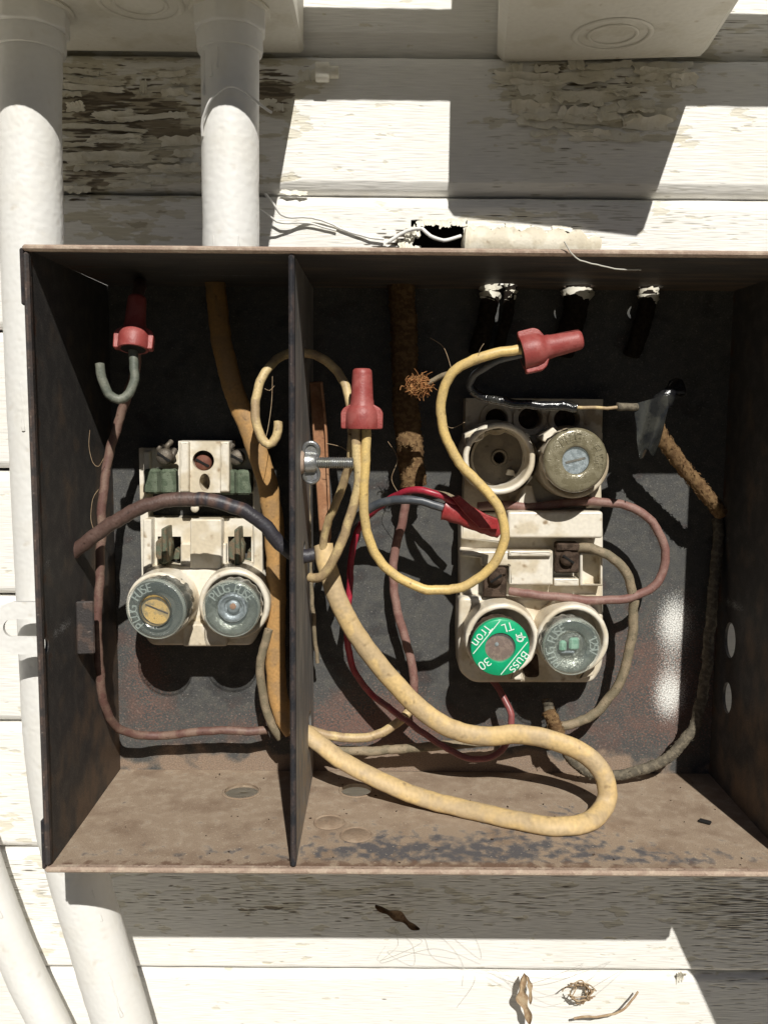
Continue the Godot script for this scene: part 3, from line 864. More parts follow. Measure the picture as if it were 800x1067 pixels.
# ------------------------------------------------------------------ pipes and boxes on the wall
func conduit(called: String, label: String, path: Array, r: float, collar_y = null) -> Node3D:
	var t := thing(called, label, "conduit", path[path.size() - 1], "painted conduits on the wall")
	put("pipe", tube(path, r, 28, 1.0, Vector3(0, 0, 1), 0.006, null, 0.012).mesh(), M.pipe, t)
	if collar_y != null:
		var c := Vector3(path[0].x, collar_y, path[0].z)
		put("collar", lathe([[r, -0.0210], [r * 1.10, -0.0208], [r * 1.13, -0.0190], [r * 1.11, -0.0110], [r, -0.0108]], c, Vector3.UP, 40, null, 0.03).mesh(), M.pipe, t)
		put("washer", lathe([[r, -0.0022], [r * 1.36, -0.0022], [r * 1.40, -0.0012], [r * 1.36, 0.0], [r, 0.0]], c, Vector3.UP, 40, null, 0.04).mesh(), M.box_paint, t)
		var hex := PackedVector2Array()
		for k in 8: hex.append(Vector2(cos(TAU * (k + 0.3) / 8.0), sin(TAU * (k + 0.3) / 8.0)) * r * 1.30)
		var hm := prism(round_poly(hex, 0.0015), 0.0, 0.0095, 0.0012)
		for k in hm.v.size():
			hm.v[k] = c + Vector3(hm.v[k].x, -0.0020 - hm.v[k].z, hm.v[k].y)
			hm.n[k] = Vector3(hm.n[k].x, -hm.n[k].z, hm.n[k].y)
		put("lock_nut", hm.mesh(), M.pipe, t)
	for k in 5:
		var i := rng.randi_range(1, path.size() - 2)
		var d: Vector3 = (path[i + 1] - path[i - 1]).normalized()
		var a := rng.randf_range(-0.9, 0.9)
		var out := (Vector3(0, 0, 1) * cos(a) + d.cross(Vector3(0, 0, 1)).normalized() * sin(a)).normalized()
		var p0: Vector3 = path[i] + out * (r - 0.0003)
		var ln := rng.randf_range(0.008, 0.03)
		put("paint_run", tube([p0, p0 + d * ln * 0.5, p0 + d * ln], func(q): return 0.0004 + 0.0007 * q * q, 8, 1.0, out, 0.002, null, 0.1).mesh(), M.pipe, t)
	return t

func build_conduits():
	var a := pts([[31, 60], [31, 130], [34, 250], [40, 400], [47, 560], [52, 680], [57, 770], [67, 850], [84, 920], [108, 1000], [128, 1067], [160, 1180]], 0.048)
	a.push_front(Vector3(a[0].x, 0.23, 0.048))
	var q := conduit("conduit_pipe", "thick white conduit running down beside the fuse box and bending under it", a, 0.0156, 0.1945)
	var b := pts([[240, 60], [240, 150], [241, 250]], 0.050)
	b.push_front(Vector3(b[0].x, 0.23, 0.050))
	b.append(Vector3(b[3].x, T + 0.0054, 0.050))
	conduit("conduit_pipe", "short white conduit from the grey-white box straight into the fuse box top", b, 0.0143, 0.1945)
	conduit("conduit_pipe", "thin slanting white conduit with flaking paint beside the thick bent one", pts([[-60, 800], [-32, 860], [-8, 930], [20, 1000], [52, 1067], [100, 1170]], 0.016), 0.0113)
	# the wide shadow band high on the wall is cast by a level conduit between and beyond the two boxes
	var c: Array = [Vector3(-0.06, 0.2690, 0.078), Vector3(0.3, 0.2670, 0.078), Vector3(0.9, 0.264, 0.078)]
	conduit("conduit_pipe", "level white conduit joining the two painted boxes above the fuse box", c, 0.0184)
	# boxes
	var j1 := thing("junction_box", "wide white painted steel box above two conduits with ringed knockouts underneath", "junction box", Vector3(-0.172, 0.1945, 0.06), "painted boxes above the fuse box")
	put("case", chamfer_box(Vector3(-0.1722, 0.310, 0.0575), Vector3(0.2555, 0.231, 0.127), 0.0018).mesh(), M.box_paint, j1)
	put("cover", chamfer_box(Vector3(-0.1722, 0.312, 0.1228), Vector3(0.258, 0.230, 0.0030), 0.001).mesh(), M.box_paint, j1)
	knockout(j1, Vector3(-0.119, 0.1943, 0.0555), Vector3.DOWN, 0.0215)
	var j2 := thing("junction_box", "smaller square white box with cracked paint below its ringed underside", "junction box", Vector3(0.128, 0.1915, 0.05), "painted boxes above the fuse box")
	var bs := Basis(Vector3.UP, -0.105)
	var mid := Vector3(0.1140, 0.2915, 0.0465)
	put("case", chamfer_box(mid, Vector3(0.1135, 0.200, 0.104), 0.004, bs).mesh(), M.box_paint, j2)
	knockout(j2, Vector3(0.1170, 0.1913, 0.0320), Vector3.DOWN, 0.0205)

func knockout(parent, at: Vector3, axis: Vector3, r: float):
	put("knockout", lathe([[r * 0.55, 0.0], [r * 0.57, 0.0005], [r * 0.62, 0.0005], [r * 0.64, 0.0]], at, axis, 48).mesh(), M.box_paint, parent)
	put("knockout", lathe([[r * 0.86, 0.0], [r * 0.89, 0.0006], [r * 0.96, 0.0006], [r * 1.0, 0.0]], at, axis, 48).mesh(), M.box_paint, parent)

# ------------------------------------------------------------------ the fuse box
func build_box():
	var t := 0.0016
	var x := thing("fuse_box", "open rusty black steel fuse box with a dividing plate and dusty floor", "fuse box", Vector3((L + R) * 0.5, B, 0))
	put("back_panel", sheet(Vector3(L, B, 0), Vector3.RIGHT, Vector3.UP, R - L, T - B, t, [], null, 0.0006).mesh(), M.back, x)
	# floor: U to the right, V away from the viewer so that the finished face is up
	var f1 := PY(252, 825, B) - Vector3(L, 0, D)
	var f2 := PY(371, 824, B) - Vector3(L, 0, D)
	var floor_ := put("bottom_panel", sheet(Vector3(L, B, D), Vector3.RIGHT, Vector3.FORWARD, R - L, D + t, t, [[f1.x, -f1.z, 0.0098, 0.0098], [f2.x, -f2.z, 0.0088, 0.0088]], null, 0.0).mesh(), M.floor, x)
	for q in [[PY(252, 825, B), 0.0098], [PY(371, 824, B), 0.0088]]:
		put("hole_edge", lathe([[q[1], -0.0005], [q[1] - 0.0002, 0.0006], [q[1] + 0.0006, 0.0008], [q[1] + 0.0013, 0.0002]], q[0], Vector3.UP, 40, null, 0.02).mesh(), M.floor_dust, x)
	for q in [[343, 857], [371, 870]]:
		put("knockout", lathe([[0.0, 0.0004], [0.0066, 0.0004], [0.0070, 0.0001], [0.0074, 0.0001], [0.0078, 0.0006], [0.0084, 0.0]], PY(q[0], q[1], B + 0.0003), Vector3.UP, 36).mesh(), M.floor_dust, x)
	# top with knockouts near the back, where light falls in
	var holes := []
	for q in [[0.0650, 0.014, 0.0090], [0.1080, 0.014, 0.0085], [0.1475, 0.014, 0.0066]]:
		holes.append([q[0] - L, q[1] + t, q[2], q[2]])
	put("top_panel", sheet(Vector3(L, T, -t), Vector3.RIGHT, Vector3.BACK, R - L, D + t, t, holes).mesh(), M.side, x)
	# left wall, finished face towards +x: U up? use U = towards the viewer's back (-z), V = up
	var s1 := PX(49, 672, L)
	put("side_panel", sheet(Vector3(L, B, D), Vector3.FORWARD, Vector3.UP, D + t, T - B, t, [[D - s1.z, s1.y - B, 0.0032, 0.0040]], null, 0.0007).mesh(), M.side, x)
	# right wall, finished face towards -x, with knockout holes
	var r1 := PX(760, 667, R)
	var r2 := PX(757, 727, R)
	var hr := [[r1.z + t, r1.y - B, 0.0078, 0.0102], [r2.z + t, r2.y - B, 0.0066, 0.0090], [0.088 + t, -0.142 - B, 0.0085, 0.0110], [0.088 + t, -0.190 - B, 0.0085, 0.0110]]
	put("side_panel", sheet(Vector3(R, B, -t), Vector3.BACK, Vector3.UP, D + t, T - B, t, hr, null, 0.0).mesh(), M.side, x)
	# dividing plate with passages for the wires that cross it
	var dp := []
	for q in [[306, 368, 0.055, 0.006], [308, 577, 0.0635, 0.006], [313, 762, 0.030, 0.011]]:
		var p := P(q[0], q[1], q[2])
		dp.append([p.z, p.y - B, q[3], q[3]])
	var part := put("dividing_plate", sheet(Vector3(XP, B + 0.0008, 0.0008), Vector3.BACK, Vector3.UP, D - 0.002, T - B - 0.0016, 0.0013, dp).mesh(), M.partition, x)
	part.set_meta("label", "worn grey steel dividing plate")
	put("plate_hem", chamfer_box(Vector3(XP + 0.0002, (T + B) * 0.5, D - 0.0008), Vector3(0.0026, T - B - 0.002, 0.0050), 0.0008).mesh(), M.rim_dark, x)
	# rolled rims
	put("rim", chamfer_box(Vector3((L + R) * 0.5, T + 0.0008, D + 0.0004), Vector3(R - L + 0.0042, 0.0027, 0.0044), 0.0009).mesh(), M.rim_tan, x)
	put("rim", chamfer_box(Vector3((L + R) * 0.5, B - 0.0009, D + 0.0004), Vector3(R - L + 0.0042, 0.0027, 0.0044), 0.0009).mesh(), M.rim_tan, x)
	put("rim", chamfer_box(Vector3(L - 0.0008, (T + B) * 0.5, D + 0.0002), Vector3(0.0026, T - B - 0.0022, 0.0044), 0.0009).mesh(), M.rim_rust, x)
	put("rim", chamfer_box(Vector3(R + 0.0008, (T + B) * 0.5, D + 0.0002), Vector3(0.0026, T - B - 0.0022, 0.0044), 0.0009).mesh(), M.rim_rust, x)
	# the top and bottom sheets lap round the corners
	for q in [[T - 0.0115, 0.0245], [B + 0.0115, 0.0245]]:
		put("corner_lap", chamfer_box(Vector3(L - 0.0026, q[0], D - 0.010), Vector3(0.0016, q[1], 0.0245), 0.0007).mesh(), M.rim_dark, x)
		put("corner_lap", chamfer_box(Vector3(R + 0.0026, q[0], D - 0.010), Vector3(0.0016, q[1], 0.0245), 0.0007).mesh(), M.rim_dark, x)
	# catch on the left wall
	var c := PX(80, 654, L)
	var cl := put("catch", chamfer_box(Vector3(L + 0.0046, c.y, c.z), Vector3(0.0088, px_size(54, 0.05), 0.0022), 0.0007, Basis(Vector3.UP, 0.18)).mesh(), M.rim_rust, x)
	put("catch_foot", chamfer_box(Vector3(L + 0.0012, c.y, c.z - 0.0040), Vector3(0.0020, px_size(50, 0.05), 0.0090), 0.0005).mesh(), M.rim_rust, cl)
	# slotted hasp painted with the wall, standing off the left side
	var hz := 0.082
	var o0 := P(20, 654, hz)
	var mb := MB.new()
	var ou := []
	var inn := []
	var ro := px_size(28, hz)
	var ri := px_size(9.5, hz)
	for s in 40:
		var a := TAU * s / 40.0
		var cx := cos(a)
		ou.append(Vector3(minf(L - 0.0017, o0.x + cx * ro) if cx < 0 else L - 0.0017, o0.y + sin(a) * ro, hz))
		inn.append(Vector3(o0.x + px_size(-6, hz) + cx * ri if cx < 0 else L - 0.0050, o0.y + sin(a) * ri, hz))
	for s in 40:
		var k := (s + 1) % 40
		for z in [0.0011, -0.0011]:
			var d := Vector3(0, 0, z)
			mb.flat(ou[s] + d, ou[k] + d, inn[k] + d, inn[s] + d, Vector3(0, 0, signf(z)))
		var d2 := Vector3(0, 0, 0.0011)
		mb.flat(ou[s] + d2, ou[k] + d2, ou[k] - d2, ou[s] - d2, (ou[s] - o0).normalized())
		mb.flat(inn[s] + d2, inn[k] + d2, inn[k] - d2, inn[s] - d2, (o0 - inn[s]).normalized())
	var hasp := put("hasp_plate", mb.mesh(), M.pipe, x)
	hasp.set_meta("label", "white slotted hasp plate")
	# door, swung open past square on the far side; it shades the wall below and its pale inside shows in the gloss of the back panel
	var door := thing("fuse_box_door", "hinged steel cover of the fuse box standing wide open", "door", Vector3(R + 0.004, B, D))
	var du := Vector3(cos(deg_to_rad(60.0)), 0, sin(deg_to_rad(60.0)))
	put("leaf", sheet(Vector3(R + 0.0046, B + 0.010, D + 0.004), du, Vector3.UP, 0.352, T - B - 0.014, 0.0014).mesh(), M.partition, door)
	for hy in [B + 0.05, T - 0.05]:
		put("hinge", lathe([[0.0, -0.014], [0.0022, -0.014], [0.0022, 0.014], [0.0, 0.014]], Vector3(R + 0.0046, hy, D + 0.004), Vector3.UP, 16).mesh(), M.rim_dark, door)

# ------------------------------------------------------------------ small hardware
func screw_head(at: Vector3, r: float, m: Material, parent, turn := 0.6, called := "screw", axis := Vector3(0, 0, 1)):
	var s := put(called, lathe([[r * 0.85, -r * 1.4], [r, -r * 0.2], [r, r * 0.15], [r * 0.86, r * 0.45], [r * 0.45, r * 0.62], [0.0, r * 0.66]], at, axis, 24).mesh(), m, parent)
	put("slot", chamfer_box(at + axis * r * 0.60, Vector3(r * 1.75, r * 0.30, r * 0.22), 0.0001, Basis(axis, turn)).mesh(), M.dark, s)
	return s

func ring_text(mb: MB, text: String, c: Vector3, bx: Basis, r: float, a0: float, step: float, size: float, depth: float):
	var font := SystemFont.new()
	font.font_names = PackedStringArray(["Droid Sans"])
	for i in text.length():
		if text[i] == " ": continue
		var tm := TextMesh.new()
		tm.text = text[i]
		tm.font = font
		tm.font_size = 64
		tm.pixel_size = size / 64.0
		tm.depth = depth
		var a := a0 - step * i
		var bas := bx * Basis(Vector3(0, 0, 1), a - PI * 0.5)
		text_into(mb, tm, c + bx * Vector3(cos(a) * r, sin(a) * r, 0), bas)

func text_into(mb: MB, tm: TextMesh, at: Vector3, bas: Basis):
	for s in tm.get_surface_count():
		var a := tm.surface_get_arrays(s)
		var vv: PackedVector3Array = a[Mesh.ARRAY_VERTEX]
		var nn: PackedVector3Array = a[Mesh.ARRAY_NORMAL]
		var ii = a[Mesh.ARRAY_INDEX]
		var first := mb.v.size()
		for i in vv.size(): mb.vert(at + bas * vv[i], (bas * nn[i]).normalized())
		if ii != null and ii.size() > 0:
			for i in range(0, ii.size(), 3): mb.tri(first + ii[i], first + ii[i + 1], first + ii[i + 2])
		else:
			for i in range(0, vv.size(), 3): mb.tri(first + i, first + i + 1, first + i + 2)

func plug_fuse(px: float, py: float, z: float, rpx: float, tilt: Vector3, label: String, look: String) -> Node3D:
	var c := P(px, py, z)
	var r := px_size(rpx, z)
	var ax := (Vector3(0, 0, 1) + tilt).normalized()
	var t := thing("plug_fuse", label, "fuse", c - ax * 0.02, "screw-in plug fuses")
	var bx := Basis()
	bx.z = ax
	bx.x = Vector3.UP.cross(ax).normalized()
	bx.y = ax.cross(bx.x).normalized()
	var body: Material = M.glass_olive if look == "olive" else M.glass_body
	var win := r * (0.50 if look != "olive" else 0.42)
	if look == "green": win = r * 0.52
	# knurled skirt and screw shell
	put("skirt", lathe([[r * 0.80, -0.022], [r * 0.80, -0.014], [r * 0.93, -0.013], [r * 0.93, -0.0042], [r * 0.90, -0.0036]], c, ax, 72, null, 0.0, 1).mesh(), M.porcelain_old if look == "olive" else (M.glass_body if look != "green" else M.lug), t)
	if look == "green":
		put("cap", lathe([[r * 0.93, -0.0046], [r, -0.0036], [r, -0.0009], [r * 0.985, -0.0003], [r * 0.96, 0.0], [win, 0.0], [win * 0.98, -0.0004], [win * 0.97, -0.0026]], c, ax, 64).mesh(), M.label_green, t)
		put("window", lathe([[win * 0.975, -0.0024], [0.0, -0.0024]], c, ax, 40).mesh(), M.mica, t)
		put("contact_tip", lathe([[0.0010, -0.0024], [0.0010, -0.0018], [0.0, -0.0017]], c + bx * Vector3(-0.0016, 0.0014, 0), ax, 12).mesh(), M.silver, t)
		put("pane", lathe([[win * 0.97, -0.0008], [win * 0.6, -0.0003], [0.0, -0.0001]], c, ax, 40).mesh(), M.glass, t)
		# printing, turned as the fuse happens to sit
		var ink := MB.new()
		var font := SystemFont.new()
		font.font_names = PackedStringArray(["Droid Sans"])
		for q in [["Tron", -0.64, 0.42, 4.07, 0.20], ["Buss", 0.66, -0.50, 4.07, 0.20], ["30", -0.52, -0.56, 3.75, 0.25], ["TL", 0.22, 0.72, 3.45, 0.24]]:
			var tm := TextMesh.new()
			tm.text = q[0]
			tm.font = font
			tm.font_size = 64
			tm.pixel_size = q[4] * r / 46.0
			tm.depth = 0.0002
			text_into(ink, tm, c + bx * Vector3(q[1] * r, q[2] * r, 0.00015), bx * Basis(Vector3(0, 0, 1), q[3]))
		for sgn in [1.0, -1.0]:
			# a chord on either side
			var dir := bx * Vector3(cos(0.92), sin(0.92), 0)
			var nrm := bx * Vector3(-sin(0.92), cos(0.92), 0)
			chamfer_box(c + nrm * r * 0.60 * sgn + ax * 0.00015, Vector3(r * 1.44, r * 0.028, 0.0002), 0.00003, Basis(dir, nrm, ax), ink)
		lathe([[r * 0.100, 0.0001], [r * 0.100, 0.00025], [r * 0.128, 0.00025], [r * 0.128, 0.0001]], c + bx * Vector3(0.66 * r, 0.33 * r, 0), ax, 24, ink)
		ring_text(ink, "UL", c + bx * Vector3(0.66 * r, 0.33 * r, 0.00015), bx * Basis(Vector3(0, 0, 1), -0.6), 0.0006, PI * 0.8, PI * 0.6, r * 0.10, 0.0002)
		put("printing", ink.mesh(), M.white_ink, t)
		return t
	# glass top: a rounded clear ring round a sunken window, over the inside of the fuse
	var cloudy := look == "olive"
	put("glass_ring", lathe([[r * 0.92, -0.0050], [r * 0.985, -0.0042], [r, -0.0028], [r * 0.99, -0.0014], [r * 0.95, -0.0003], [r * 0.88, 0.0003], [win + r * 0.09, 0.0004], [win + r * 0.03, 0.0001], [win, -0.0006]], c, ax, 64).mesh(), body if cloudy else M.glass_frost, t)
	if not cloudy:
		put("inner_cone", lathe([[r * 0.955, -0.0044], [r * 0.93, -0.0020], [r * 0.88, -0.0016], [r * 0.84, -0.0030], [r * 0.72, -0.0050], [win * 1.10, -0.0062], [win * 0.98, -0.0078], [win * 0.5, -0.0080], [0.0, -0.0080]], c, ax, 48, null, 0.03).mesh(), M.glass_body if look == "brass" else M.glass_inside, t)
		put("glass_rim", lathe([[r * 0.93, 0.0000], [r * 0.955, 0.0006], [r * 0.985, 0.0000], [r * 1.004, -0.0012]], c, ax, 64).mesh(), M.glass_edge, t)
	put("window_pane", lathe([[win, -0.0007], [win * 0.75, 0.0000], [win * 0.4, 0.0004], [0.0, 0.0005]], c, ax, 48).mesh(), M.glass, t)
	match look:
		"brass":
			put("bezel", lathe([[win * 1.12, 0.0004], [win * 1.10, 0.0011], [win * 1.02, 0.0011], [win * 0.98, -0.0004]], c, ax, 48).mesh(), body, t)
			put("element", lathe([[win * 1.0, -0.0020], [win * 0.9, -0.0022], [0.0, -0.0022]], c, ax, 40).mesh(), M.brass, t)
			put("fusible_link", chamfer_box(c + bx * Vector3(0, 0, -0.0019), Vector3(win * 1.6, 0.0008, 0.0003), 0.0001, bx * Basis(Vector3(0, 0, 1), -0.35)).mesh(), M.lug, t)
		"olive":
			put("element", lathe([[win * 1.0, -0.0018], [0.0, -0.0020]], c, ax, 40).mesh(), M.silver, t)
			put("fusible_link", chamfer_box(c + bx * Vector3(0, 0, -0.0016), Vector3(win * 1.5, 0.0012, 0.0003), 0.0001, bx * Basis(Vector3(0, 0, 1), 0.25)).mesh(), M.screw, t)
		"clear":
			put("inner_rim", lathe([[win * 1.02, -0.0070], [win * 1.0, -0.0030], [win * 0.86, -0.0026], [win * 0.80, -0.0040], [win * 0.62, -0.0046], [win * 0.58, -0.0066], [0.0, -0.0070]], c, ax, 48, null, 0.05).mesh(), M.silver, t)
			put("element", lathe([[0.0034, -0.0075], [0.0034, -0.0040], [0.0028, -0.0034], [0.0, -0.0034]], c + bx * Vector3(0.0003, 0.0006, 0), ax, 24).mesh(), M.silver, t)
			put("solder_blob", lathe([[0.0017, -0.0034], [0.0015, -0.0028], [0.0, -0.0025]], c + bx * Vector3(0.0003, 0.0008, 0), ax, 14).mesh(), M.strip, t)
		"verdigris":
			for q in [[-0.0038, -0.0006, 0.0026, 0.0040], [0.0022, 0.0006, 0.0036, 0.0046]]:
				put("element", chamfer_box(c + bx * Vector3(q[0], q[1], -0.0048), Vector3(q[2] * 1.5, q[3] * 1.5, 0.0024), 0.0011, bx).mesh(), M.verdigris, t)
			put("fusible_link", chamfer_box(c + bx * Vector3(-0.0008, -0.0042, -0.0056), Vector3(0.0070, 0.0012, 0.0006), 0.0002, bx).mesh(), M.silver, t)
	# raised lettering moulded in the glass
	var em := MB.new()
	var rr := (r * 0.95 + win) * 0.515
	match look:
		"olive":
			ring_text(em, "PLUG", c + ax * 0.0003, bx, rr, 2.25, 0.24, r * 0.24, 0.0007)
			ring_text(em, "FUSE", c + ax * 0.0003, bx, rr, 0.62, 0.26, r * 0.24, 0.0007)
		"brass":
			ring_text(em, "PLUG FUSE", c + ax * 0.0003, bx, rr, 3.9, 0.26, r * 0.20, 0.0007)
		"verdigris":
			ring_text(em, "125V", c + ax * 0.0003, bx, rr, 0.42, 0.20, r * 0.20, 0.0007)
			ring_text(em, "PLUG FUSE", c + ax * 0.0003, bx, rr, 4.0, 0.24, r * 0.20, 0.0007)
		_:
			ring_text(em, "PLUG FUSE", c + ax * 0.0003, bx, rr, 2.5, 0.24, r * 0.20, 0.0007)
	put("lettering", em.mesh(), body if cloudy else M.glass_letter, t)
	return t

func rect_sheet(x0: float, y0: float, x1: float, y1: float, zf: float, thick: float, holes: Array) -> MB:   # photo-pixel rectangle at zf, holes [px, py, rx, ry(, square)] in pixels
	var a := P(x0, y1, zf)
	var b := P(x1, y0, zf)
	var hs := []
	for q in holes:
		var c := P(q[0], q[1], zf)
		var k := [c.x - a.x, c.y - a.y, px_size(q[2], zf), px_size(q[3], zf)]
		if q.size() > 4: k.append(true)
		hs.append(k)
	return sheet(Vector3(a.x, a.y, zf), Vector3.RIGHT, Vector3.UP, b.x - a.x, b.y - a.y, thick, hs)

func block(a: Array, z0: float, z1: float, rnd: float, bev: float) -> Mesh:
	return prism(round_poly(poly(a, z1), rnd), z0, z1, bev).mesh()

func rect(x0, y0, x1, y1) -> Array: return [[x0, y0], [x1, y0], [x1, y1], [x0, y1]]

func socket_ring(px: float, py: float, ro: float, ri: float, z0: float, z1: float, m: Material, parent):
	var c := P(px, py, z1)
	c.z = 0
	var a := px_size(ro, z1); var b := px_size(ri, z1)
	var e := (a - b) * 0.5
	var prof := [[a * 1.06, z0], [a * 1.03, (z0 + z1) * 0.5], [a, z1 - e]]
	for i in 7:
		var th := PI * i / 6.0
		prof.append([(a + b) * 0.5 + cos(th) * e, z1 - e + sin(th) * e])
	prof.append([b * 0.98, z0 + 0.004])
	put("socket_ring", lathe(prof, c, Vector3(0, 0, 1), 64, null, 0.012).mesh(), m, parent)

# ------------------------------------------------------------------ fuse holders
func build_left_block():
	var t := thing("fuse_holder", "narrow white porcelain fuse holder with green corroded lugs, alone in its compartment", "fuse holder", P(210, 672, 0), "porcelain fuse holders")
	put("base", rect_sheet(148, 468, 273, 600, 0.013, 0.0125, [[209, 527, 54, 13, true], [177, 578, 12, 19, true], [250, 578, 12, 19, true]]).mesh(), M.porcelain, t)
	put("web", block([[152, 592], [266, 592], [279, 620], [276, 650], [262, 673], [158, 673], [140, 650], [138, 620]], 0.001, 0.024, 0.003, 0.002), M.porcelain, t)
	put("foot", block(rect(190, 650, 237, 674), 0.001, 0.031, 0.002, 0.0015), M.porcelain, t)
	# tower with keyhole
	put("tower", rect_sheet(187, 460, 239, 513, 0.031, 0.020, [[212, 480, 11, 10.5], [213.5, 502.5, 5.5, 9.0]]).mesh(), M.porcelain, t)
	for q in [[187, 197], [229, 239]]:
		put("rail", block(rect(q[0], 460, q[1], 513), 0.030, 0.0345, 0.001, 0.0012), M.porcelain, t)
	screw_head(P(212, 482, 0.0265), 0.0046, M.screw_rust, t, -0.5)
	# lower half: side rails and a middle rib
	put("rail", block([[149, 541], [158, 541], [158, 600], [149, 600]], 0.010, 0.021, 0.001, 0.001), M.porcelain, t)
	put("rail", block([[263, 470], [272, 470], [274, 600], [264, 600]], 0.010, 0.021, 0.001, 0.001), M.porcelain, t)
	put("rail", block([[149, 470], [156, 470], [156, 514], [149, 514]], 0.010, 0.018, 0.001, 0.001), M.porcelain, t)
	put("rib", block(rect(198, 541, 231, 604), 0.010, 0.023, 0.0015, 0.0012), M.porcelain, t)
	put("rib", block(rect(188, 566, 236, 604), 0.010, 0.017, 0.0015, 0.0012), M.porcelain, t)
	var pin := P(203, 530, 0.024)  # added pin; its white tip stands for a spot of sunlight
	pin.z = 0
	var pn := put("sun_dot_stem", lathe([[0.0014, 0.001], [0.0014, 0.0228]], pin, Vector3(0, 0, 1), 14).mesh(), M.lug, t)
	put("sun_dot_tip", lathe([[0.0, 0.0226], [0.0022, 0.0226], [0.0022, 0.0240], [0.0015, 0.0246], [0.0, 0.0247]], pin, Vector3(0, 0, 1), 16).mesh(), M.porcelain, pn)
	# green lugs and their screws
	for q in [[163, 501, 0.35], [177, 501, -0.10], [241, 502, 0.25], [255, 502, -0.05]]:
		put("lug", chamfer_box(P(q[0], q[1], 0.0225), Vector3(px_size(15, 0.02), px_size(25, 0.02), 0.013), 0.0012, Basis(Vector3.UP, -q[2])).mesh(), M.copper_green, t)
	screw_head(P(172, 476, 0.027), 0.0046, M.screw, t, -0.6, "terminal_screw")
	screw_head(P(247, 477, 0.024), 0.0044, M.screw, t, -0.5, "terminal_screw")
	for q in [[168, 466], [176, 463], [180, 472], [240, 466]]:
		put("wire_end", tube([P(q[0], q[1] + 9, 0.022), P(q[0] - 1, q[1] + 2, 0.025), P(q[0] + 2, q[1] - 3, 0.023)], 0.0016, 8, 1.0, Vector3.UP, 0.001, null, 0.25).mesh(), M.screw, t)
	# spring clips standing in the pockets
	for q in [[171, 573], [247, 574]]:
		put("clip", block([[q[0] - 9, q[1] - 8], [q[0] - 4, q[1] - 13], [q[0] + 4, q[1] - 13], [q[0] + 8, q[1] - 6], [q[0] + 6, q[1] + 12], [q[0] + 1, q[1] + 17], [q[0] - 5, q[1] + 15], [q[0] - 9, q[1] + 6]], 0.017, 0.0225, 0.001, 0.001), M.clip, t)
		put("clip", block([[q[0] - 3, q[1] - 22], [q[0] + 2, q[1] - 23], [q[0] + 4, q[1] + 14], [q[0] - 3, q[1] + 15]], 0.010, 0.0275, 0.0008, 0.001), M.clip, t)
		put("clip", block([[q[0] + 12, q[1] - 2], [q[0] + 17, q[1] + 2], [q[0] + 16, q[1] + 10], [q[0] + 9, q[1] + 10]], 0.003, 0.012, 0.0008, 0.0006), M.clip, t)
	socket_ring(166, 631, 34.5, 29.5, 0.012, 0.040, M.porcelain, t)
	socket_ring(244, 630, 37.0, 30.5, 0.012, 0.038, M.porcelain, t)
	plug_fuse(162, 635.5, 0.0560, 32.5, Vector3(-0.14, -0.05, 0), "dark glass plug fuse with a brass-coloured window, sitting crooked", "brass")
	plug_fuse(241, 635, 0.0540, 30.5, Vector3(-0.03, -0.03, 0), "clear glass plug fuse with a silver centre beside the brass one", "clear")

